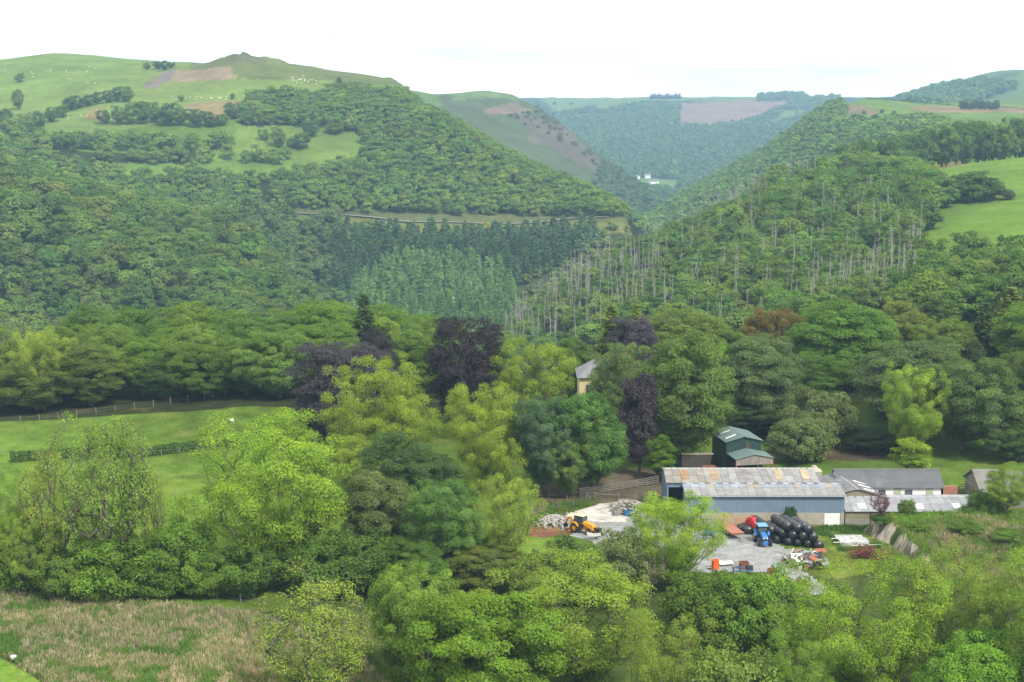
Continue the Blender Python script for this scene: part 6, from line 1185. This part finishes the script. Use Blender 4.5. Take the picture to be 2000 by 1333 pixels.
# galvanised gates stacked flat on the grass
gc = at_z(1668, 1066)
for k in range(6):
    m_ = MB(); L_, W_ = 3.4, 1.15
    for y in np.linspace(0, W_, 6): m_.bar((-L_ / 2, y, 0), (L_ / 2, y, 0), .05)
    for x in (-L_ / 2, -L_ / 6, L_ / 6, L_ / 2): m_.bar((x, 0, 0), (x, W_, 0), .05)
    e = tag(empty('steel_gate', (gc[0] + sr.uniform(-.5, .5), gc[1] - 1.2 + k * .45, .18 + .10 * k), sr.uniform(-.12, .22)), 'galvanised gate lying in the loose pile on the grass by the cut bank', 'gate', 'galvanised gates piled on the grass'); e.rotation_euler[0] = sr.uniform(.05, .3)
    m_.build('bars', M_GALV, e)
for k in range(9):
    scrap('pipe', M_WH if k % 2 else M_GALV, (gc[0] + sr.uniform(-1.4, 1.6), gc[1] + sr.uniform(-1.2, 1.9), .3 + .06 * k), (sr.uniform(2.4, 4.6), .04), (0, sr.uniform(-.06, .06), sr.uniform(-.2, .45)), 'long pale pole lying across the pile of galvanised gates', 'pole', 'pale poles on the gate pile', 'pole')
m_ = MB(); rc = at_z(1703, 1092)
for k in range(95):
    t = sr.uniform(-1, 1); x, y = t * 1.9 + sr.gauss(0, .35), -t * .5 + sr.gauss(0, .5); h_ = max(.15, 1.15 * (1 - abs(t + .35) * .75)) * sr.uniform(.2, 1.2); a = sr.gauss(-.35, .7); l = sr.uniform(.6, 1.5)
    p0 = Vector((x - cos(a) * l, y - sin(a) * l * .8, max(.05, h_ + sr.gauss(0, .3)))); p2 = Vector((x + cos(a) * l, y + sin(a) * l * .8, max(.05, h_ + sr.gauss(0, .35)))); p1 = (p0 + p2) / 2 + Vector((sr.gauss(0, .15), sr.gauss(0, .15), abs(sr.gauss(0, .25))))
    m_.bar(p0, p1, .055).bar(p1, p2, .055)
tg = tag(empty('scrap_steel', (rc[0], rc[1], 0)), 'rusty red tangle of bent steel rods at the foot of the cut bank', 'scrap steel'); m_.build('rods', paint("rust_red_steel", (.15, .045, .032), .3, .85, 2.0), tg)
# odds and ends along the front edge of the yard
def box_open(name, px, py, d, mat, label, cat, rz=0.0, lip=True):
    p = at_z(px, py); e = tag(empty(name, (p[0], p[1], float(hgt(p[0], p[1]))), rz), label, cat); t = .06; m = MB()
    m.box((0, -d[1] / 2, d[2] / 2), (d[0], t, d[2])).box((0, d[1] / 2, d[2] / 2), (d[0], t, d[2])).box((-d[0] / 2, 0, d[2] / 2), (t, d[1] - t, d[2])).box((d[0] / 2, 0, d[2] / 2), (t, d[1] - t, d[2])).box((0, 0, .05), (d[0] - t, d[1] - t, .06)); m.build('body', mat, e)
    if lip: MB().box((0, -d[1] / 2, d[2] + .03), (d[0] + .12, .12, .06)).box((0, d[1] / 2, d[2] + .03), (d[0] + .12, .12, .06)).box((-d[0] / 2, 0, d[2] + .03), (.12, d[1] - .14, .06)).box((d[0] / 2, 0, d[2] + .03), (.12, d[1] - .14, .06)).build('rim', mat, e)
    return e
box_open('bin', 1397, 1112, (.7, .6, 1.1), M_ORNG2, 'bright orange bin at the front edge of the yard', 'bin', .3)
box_open('trough', 1453, 1112, (1.0, .8, .8), M_RUST, 'rusty brown box standing at the yard edge above the hawthorns', 'box', .1)
box_open('trough', 1508, 1122, (1.1, .7, .7), M_OXIDE, 'small rust red trough beside the gravel track at the yard edge', 'trough', -.2)
box_open('skip', 1567, 1142, (1.3, 1.0, 1.1), M_OXIDE, 'dark rusty skip beside the big bright ash at the track end', 'skip', .2)
p_ = at_z(1449, 1120); fr_ = tag(empty('machine_frame', (p_[0], p_[1], 0), .1), 'dark blue steel machine frame among the weeds at the yard edge', 'machine'); MB().bar((-1.2, 0, .7), (1.2, 0, .7), .14).bar((-1.2, -.6, .5), (1.2, -.6, .5), .12).build('beam', M_BLUEP, fr_)  # a bare blue steel machine frame, not a working plough
m_ = MB()
for x in (-1.1, -.3, .5, 1.1): m_.bar((x, -.6, .5), (x, 0, .7), .08).bar((x, 0, 0), (x, .05, 1.0), .07)
m_.build('tine', M_BLK, fr_); MB().box((.9, -.2, .75), (.7, .5, .5)).build('cover', M_DK, fr_)
scrap('sheet', M_WH, tuple(at_z(1416, 1105) + np.array([0, 0, .35])), (1.9, 1.1), (.1, .05, .2), 'white sheet lying behind the bright orange bin', 'plastic_sheet', None, 'sheet')
scrap('sheet', M_PALE, tuple(at_z(1388, 1112) + np.array([0, 0, .2])), (.8, .6), (.1, .05, .9), 'pale scrap beside the lime ash and the orange bin', 'plastic_sheet', None, 'sheet')
scrap('sheet', M_WH, tuple(at_z(1296, 1074) + np.array([0, 0, .5])), (1.3, .9), (.2, .05, .4), 'white sheet glimpsed under the lime ash', 'plastic_sheet', None, 'sheet')
scrap('sheet', M_PALE, tuple(at_z(1160, 1054) + np.array([0, 0, .6])), (1.8, .9), (.2, .05, .1), 'pale plastic sheet between the digger and the fresh green bush', 'plastic_sheet', None, 'sheet')
scrap('beam', M_BLUEP, tuple(at_z(1386, 1046) + np.array([0, 0, .7])), (1.6, .5, .7), (0, 0, .2), 'blue machine part peeping past the lime ash beside the trailer', 'machine_part', None, 'machine')
bu = tag(empty('bucket', (*at_z(27, 1295)[:2], float(hgt(*at_z(27, 1295)[:2])))), 'white bucket on the rushy bank above the bright lawn corner', 'bucket'); MB().cyl((0, 0, 0), (0, 0, .55), .24, .30, 14).build('body', M_WHITE, bu); MB().cyl((0, 0, .55), (0, 0, .62), .32, .30, 14).build('lid', M_WHITE, bu)
# ------------------------------------------------------------------ fences and hedges
M_POST = paint("fence_wood", (.17, .15, .125), .3, .9, 2.0)
def fence(pts, label, rails=(.35, .7, 1.05), step=2.2, hp=1.2, name='fence', wire=False, mat=None, zpl=0.0):
    P = [at_z(px, py, zpl)[:2] for px, py in pts]; tot, seq = 0, []
    for a, b in zip(P[:-1], P[1:]):
        n = max(1, int(round(np.linalg.norm(b - a) / step)))
        seq += [a + (b - a) * k / n for k in range(n)]
    seq.append(P[-1]); o = seq[0]; z0 = float(hgt(*o)); e = tag(empty(name, (o[0], o[1], z0)), label, 'fence'); pr_ = random.Random(len(seq)); loc = [(q[0] - o[0], q[1] - o[1], float(hgt(*q)) - z0) for q in seq]
    for x, y, z in loc: MB().box((x, y, z + hp / 2 - .1), (.11, .11, hp + .2), rot=(pr_.gauss(0, .03), pr_.gauss(0, .03), 0)).build('post', mat or M_POST, e)
    for r_ in rails:
        m = MB()
        for a, b in zip(loc[:-1], loc[1:]): m.bar((a[0], a[1] - .07, a[2] + r_ + pr_.gauss(0, .02)), (b[0], b[1] - .07, b[2] + r_ + pr_.gauss(0, .02)), .012 if wire else .045, .012 if wire else .10)
        m.build('wire' if wire else 'rail', M_STEELG if wire else (mat or M_POST), e)
    return e
fence([(1133, 970), (1190, 962), (1245, 952), (1285, 944)], 'weathered post and rail fence under the copper tree left of the blue barn', (.3, .6, .9, 1.15))
fence([(1133, 971), (1146, 978)], 'short rail fence corner joining the long fence to the gate gap', (.3, .6, .9, 1.15))
fence([(1064, 1001), (1090, 996), (1120, 992), (1152, 984)], 'low post and wire fence along the weedy bank behind the digger', (.5, .9), 2.4, 1.1, wire=True)
fence([(1163, 978), (1209, 980)], 'pale pole barrier between two thick posts across the farm track', (.95,), 3.2, 1.2)
fence([(1209, 980), (1242, 979), (1276, 977)], 'thin wire fence running behind the rubble heap', (.4, .8), 2.2, 1.2, wire=True)
fence([(1072, 972), (1133, 966)], 'dim rail fence in the shade under the dark sycamores', (.3, .6, .9))
fence([(1494, 880), (1534, 879)], 'grey rail fence on the bank between dark green barn and thorn', (.3, .6, .9, 1.2), zpl=.5)
fence([(1640, 876), (1700, 876)], 'rail fence on the shady bank behind the blossoming thorn', (.3, .6, .9), zpl=.5)
fence([(1872, 968), (1895, 966)], 'rail fence between the brick stub and the old stone barn', (.4, .75, 1.1, 1.4))
fence([(-60, 829), (40, 824), (150, 818), (300, 808), (400, 797), (480, 788)], 'post and wire fence along the foot of the wood beyond the pasture', (.5, .95), 3.4, 1.2, wire=True)
fence([(380, 1168), (470, 1174), (560, 1180)], 'wire fence at the rushy field edge beneath the great spreading ash', (.4, .8), 2.6, 1.1, wire=True)
fence([(-40, 894), (60, 892), (280, 896), (420, 882), (500, 872)], 'post fence running in front of the clipped hedge in the pasture', (.5, .9), 2.6, 1.0, wire=True)
def hedge(pts, label, h, w_, cols, seed, name='hedge', zpl=0.0, dens=95, leaf=.2, Yabs=None):
    rng = np.random.default_rng(seed); P = [np.array(q, float) for q in pts] if Yabs else [at_z(px, py, zpl)[:2] for px, py in pts]; C, Nn = [], []
    for a, b in zip(P[:-1], P[1:]):
        L_ = np.linalg.norm(b - a); n = int(L_ * dens); t = rng.uniform(0, 1, n); base = a + (b - a) * t[:, None]; d_ = (b - a) / L_; nr = np.array([-d_[1], d_[0]])
        ang = rng.uniform(-.3, pi + .3, n); lump = 1 + .5 * fbm(base[:, 0] / 1.6, base[:, 1] / 1.6, seed, 2); r = rng.uniform(.75, 1.05, n); off = np.cos(ang) * w_ / 2 * r; z = hgt(base[:, 0], base[:, 1]) + h * .45 + np.sin(ang) * h * .55 * r * lump
        low_ = rng.uniform(size=n) < .35; z = np.where(low_, hgt(base[:, 0], base[:, 1]) + rng.uniform(.1, .8, n) * h, z)
        C.append(np.stack([base[:, 0] + nr[0] * off, base[:, 1] + nr[1] * off, z], 1)); Nn.append(np.stack([nr[0] * np.cos(ang), nr[1] * np.cos(ang), np.sin(ang) + .4], 1))
    C = np.concatenate(C); v, f = quads(C, np.concatenate(Nn), np.full(len(C), leaf), rng, 1.4, .6); c = np.repeat(palette(len(C), cols, seed, .2), 4, 0)
    o = link_mesh(name, v, f, M_WOOD_LEAF, col=c); return tag(o, label, 'hedge')
hedge([(20, 905), (120, 897), (280, 893), (420, 878), (520, 868)], 'clipped dark green hedge crossing the pasture behind the tall ash', 1.6, 1.5, [(.028, .062, .010), (.036, .075, .013), (.025, .055, .010)], 5, dens=170)
hedge([(-60, 1250), (0, 1279), (45, 1303), (90, 1336)], 'low ragged bank of growth between rushy field and bright lawn corner', .5, .9, [(.05, .09, .02), (.08, .10, .03)], 6, leaf=.14)
# ------------------------------------------------------------------ hill details
for k, (pts, lb) in enumerate([([(1690, 195), (1740, 201), (1790, 207), (1866, 213)], 'dark line of hedge along the top of the far plateau field'), ([(1950, 217), (2010, 218)], 'short dark hedge at the photo edge on the far plateau')]):
    W = [at_y(px, py, 1840)[:2] for px, py in pts]; hedge(W, lb, 2.6, 2.2, [(.04, .07, .025)], 8 + k, dens=7, leaf=.9, Yabs=True)
def rl(mat_c, pts, Y, width, name, lift=.25):
    X = np.interp(np.arange(0, 1.0001, .004), np.linspace(0, 1, len(pts)), [at_y(px, py, Y_)[0] for (px, py), Y_ in zip(pts, Y)]); YY = np.interp(np.arange(0, 1.0001, .004), np.linspace(0, 1, len(pts)), Y)
    V = np.concatenate([np.stack([X, YY - width / 2, hgt(X, YY) + lift], 1), np.stack([X, YY + width / 2, hgt(X, YY) + lift], 1)]); n = len(X); i = np.arange(n - 1)
    o = link_mesh(name, V, np.stack([i, i + 1, i + 1 + n, i + n], 1), mat_c, smooth=True); o["kind"] = "structure"; return o
rl(ground_mat("road_stone", (.23, .22, .20), (.31, .30, .27), None, .05, .3), [(520, 413), (600, 422), (720, 428), (800, 431), (900, 433), (1000, 434), (1100, 432), (1190, 431)], [1029, 1028, 1031, 1033, 1036, 1038, 1038, 1038], 3.5, 'hill_road', .6)
hr_ = random.Random(9)
def htree(px, base, w_, top, c, label, group=None, kind='oak', name='hill_tree', Y0=None):
    """a tree whose foot shows at (px, base): march along the ray to the ground"""
    d = ray(px, base); ts = np.linspace(880, 4900, 2400); X, Y, Zz = ts * d[0] / d[1], ts, CAM_Z + ts * d[2] / d[1]; k = np.where(Zz < hgt(X, Y))[0]
    Y = float(ts[k[0]]) if len(k) else (Y0 or 1440.0)
    tree(kind, name, px, top, w_, Y, c, label, 'hill tree', group)
HG = [(.06, .10, .022), (.07, .115, .026), (.085, .13, .03), (.05, .088, .024)]
for px, base, w_, top in [(205, 244, 30, 214), (228, 243, 34, 205), (252, 243, 36, 198), (278, 243, 36, 197), (300, 240, 40, 198), (325, 246, 44, 200), (352, 246, 40, 208), (380, 247, 46, 212), (408, 248, 36, 216), (432, 247, 30, 222)]:
    htree(px, base, w_, top, hr_.choice(HG), 'tree in the dark clump across the middle of the sheep hill', 'clump of trees on the sheep hill')
for px, base, w_, top in [(20, 272, 50, 228), (52, 262, 40, 222), (75, 255, 44, 216), (98, 240, 36, 208), (118, 230, 30, 204), (135, 216, 34, 190), (152, 212, 34, 186), (170, 208, 30, 184), (188, 204, 30, 178), (208, 202, 28, 176), (226, 198, 26, 168), (8, 250, 36, 212)]:
    htree(px, base, w_, top, hr_.choice(HG + [(.10, .135, .04)]), 'tree in the slanting hedgerow on the sheep hill', 'slanting hedgerow trees on the sheep hill')
for px, base, w_, top, lb in [(247, 200, 34, 168, 'single round tree at the upper end of the slanting hedgerow'), (455, 234, 36, 200, 'round dark tree by the brown bracken field'), (453, 195, 12, 182, 'small tree below the rocky crest'), (354, 198, 14, 186, 'small thorn by the sheep below the quarry scar'), (38, 162, 18, 142, 'small pale tree on the bare hill top'),
                              (34, 215, 26, 174, 'pale birch-like tree at the photo edge on the hill'), (662, 168, 18, 150, 'single pine above the wood on the hill shoulder'), (287, 136, 16, 122, 'small thorn beside the hill top copse'), (545, 290, 34, 246, 'yellow-green tree in the small hill meadow'), (518, 276, 26, 252, 'little dark tree in the small hill meadow'), (604, 266, 40, 236, 'spreading oak at the top of the small hill meadow'),
                              (585, 292, 44, 258, 'pair-like broad oak in the small hill meadow'), (655, 262, 36, 240, 'oak at the wood edge of the small hill meadow'), (555, 178, 22, 166, 'low bush on the upper wood edge of the hill')]:
    htree(px, base, w_, top, (.10, .14, .03) if 'yellow' in lb or 'pale' in lb else hr_.choice(HG), lb, None, 'conifer' if 'pine' in lb else 'oak')
for px, base, w_, top in [(308, 136, 20, 119), (320, 138, 24, 118), (333, 134, 20, 121)]: htree(px, base, w_, top, (.045, .085, .03), 'dark tree of the copse on the hill top', 'hill top copse')
for i in range(16): htree(1272 + i * 3.7, 194 - i * .05, 9, 183 + hr_.uniform(-1.5, 2.5), (.03, .05, .03), 'dark pine in the clump on the far skyline', 'pines on the far skyline', 'spruce', 'skyline_pine', 4780)
for px, top in ((1083, 199), (1115, 200), (1052, 203)): htree(px, 206, 9, top, (.04, .07, .03), 'single round tree on the far skyline field', 'single trees on the far skyline', Y0=4700)
for i in range(12): htree(1880 + i * 6.2, 214 + hr_.uniform(-1, 1), 14, 198 + hr_.uniform(-3, 4), (.03, .055, .028), 'dark tree in the small wood under the far hill', 'small wood under the far hill', Y0=2050)
for px, base, top in [(1612, 214, 206), (1622, 220, 210), (1636, 218, 208), (1652, 222, 210), (1688, 226, 216), (1690, 240, 230), (1722, 222, 214), (1745, 226, 216), (1750, 238, 226)]: htree(px, base, 10, top, (.05, .08, .03), 'small thorn dotted on the brown spur top', 'thorns on the brown spur top')
# sheep
M_WOOL = paint("wool", (.75, .73, .66), .08, .95, 3.0); m_ = MB(); m_.cyl((-.5, 0, .62), (.5, 0, .62), .22, .22, 10, .14, 5)
for x in (-.36, .36):
    for y in (-.14, .14): m_.cyl((x, y, 0), (x, y, .45), .045, .06, 6)
m_.cyl((.48, 0, .78), (.86, 0, .86), .13, .08, 8); m_.cyl((.62, .08, .9), (.58, .2, .92), .04, .02, 5); m_.cyl((.62, -.08, .9), (.58, -.2, .92), .04, .02, 5); o = m_.build('sheep', M_WOOL, None, 0, True); SHEEP = o.data; bpy.data.objects.remove(o)
def sheep(px, py, label, group, sc=1.25):
    d = ray(px, py); ts = np.concatenate([np.arange(150, 900, .5), np.arange(900, 2000, 2)]); X, Y, Zz = ts * d[0] / d[1], ts, CAM_Z + ts * d[2] / d[1]; k = np.where(Zz < hgt(X, Y))[0]
    if not len(k): return
    o = bpy.data.objects.new('sheep', SHEEP); COL.objects.link(o); o.location = (X[k[0]], Y[k[0]], float(hgt(X[k[0]], Y[k[0]])) - .03); o.rotation_euler = (0, 0, hr_.uniform(0, 6.28)); o.scale = (sc,) * 3; tag(o, label, 'sheep', group)
for i in range(24): sheep(hr_.uniform(335, 500), 195 + hr_.gauss(0, 1.6) - (hr_.random() < .3) * hr_.uniform(0, 6), 'white sheep in the long row below the quarry scar', 'sheep below the quarry scar', .8)
for i in range(22): sheep(hr_.gauss(590, 20), hr_.gauss(158, 5), 'white sheep grazing above the hill wood', 'sheep above the hill wood', .8)
for i in range(20): sheep(hr_.uniform(5, 190), hr_.uniform(122, 165), 'white sheep scattered on the bare hill top', 'sheep on the hill top', .8)
for i in range(10): sheep(hr_.uniform(90, 190), hr_.uniform(215, 232), 'white sheep on the field beside the slanting hedgerow', 'sheep by the slanting hedgerow', .8)
sheep(453, 826, 'white bird, drawn as a sheep, at the top corner of the pasture by the wood', None, .7); sheep(431, 962, 'lone white sheep in the lower pasture beside the great spreading ash', None, .45)  # the first is a white bird, with the sheep mesh standing in
# far farm in the valley
for px, py, sz, rz, lb in [(1277, 362, (17, 8, 6), .2, 'long white farmhouse far down the valley'), (1265, 349, (10, 8, 7), -.3, 'small white cottage far up the valley side'), (1243, 350, (12, 8, 5), .4, 'low white cottage at the far valley meadow edge')]:
    d = ray(px, py); ts = np.arange(2300, 4800, 4.0); X, Y, Zz = ts * d[0] / d[1], ts, CAM_Z + ts * d[2] / d[1]; k = np.where(Zz < hgt(X, Y))[0]
    if not len(k): continue
    e = tag(empty('farmhouse', (X[k[0]], Y[k[0]], float(hgt(X[k[0]], Y[k[0]])) + 2.0), rz), lb, 'house'); a, b_, c_ = sz
    MB().prism([(-b_ / 2, -3), (b_ / 2, -3), (b_ / 2, c_ * .65), (0, c_), (-b_ / 2, c_ * .65)], 'x', -a / 2, a / 2).build('wall', M_WHITE2, e)
    r_ = MB()
    for sg in (-1, 1): r_.add([(-a / 2 - .4, sg * (b_ / 2 + .5), c_ * .62), (a / 2 + .4, sg * (b_ / 2 + .5), c_ * .62), (a / 2 + .4, 0, c_ + .1), (-a / 2 - .4, 0, c_ + .1), (-a / 2 - .4, sg * (b_ / 2 + .5), c_ * .62 + .3), (a / 2 + .4, sg * (b_ / 2 + .5), c_ * .62 + .3), (a / 2 + .4, 0, c_ + .4), (-a / 2 - .4, 0, c_ + .4)], [(0, 3, 2, 1), (4, 5, 6, 7), (0, 1, 5, 4), (1, 2, 6, 5), (2, 3, 7, 6), (3, 0, 4, 7)])
    r_.build('roof', M_SLATE2, e)

# ------------------------------------------------------------------ haze: one closed box of thin air round everything
m_hz = bpy.data.materials.new("haze_air"); m_hz.use_nodes = True; nh = m_hz.node_tree; nh.nodes.clear()
oh = nh.nodes.new("ShaderNodeOutputMaterial"); pv = nh.nodes.new("ShaderNodeVolumePrincipled")
pv.inputs['Color'].default_value = HAZE_COL; pv.inputs['Density'].default_value = HAZE_D; pv.inputs['Anisotropy'].default_value = 0.0
nh.links.new(pv.outputs[0], oh.inputs['Volume'])
m_hz.cycles.homogeneous_volume = True
x0, x1, y0, y1, z0, z1 = -3300, 3300, -200, 5600, float(TZ.min()) - 1, float(max(TZ.max() + 25, 90))
hv = [(x, y, z) for z in (z0, z1) for y in (y0, y1) for x in (x0, x1)]
hz = link_mesh("haze", hv, [(0, 2, 3, 1), (4, 5, 7, 6), (0, 1, 5, 4), (2, 6, 7, 3), (0, 4, 6, 2), (1, 3, 7, 5)], m_hz); hz["kind"] = "stuff"
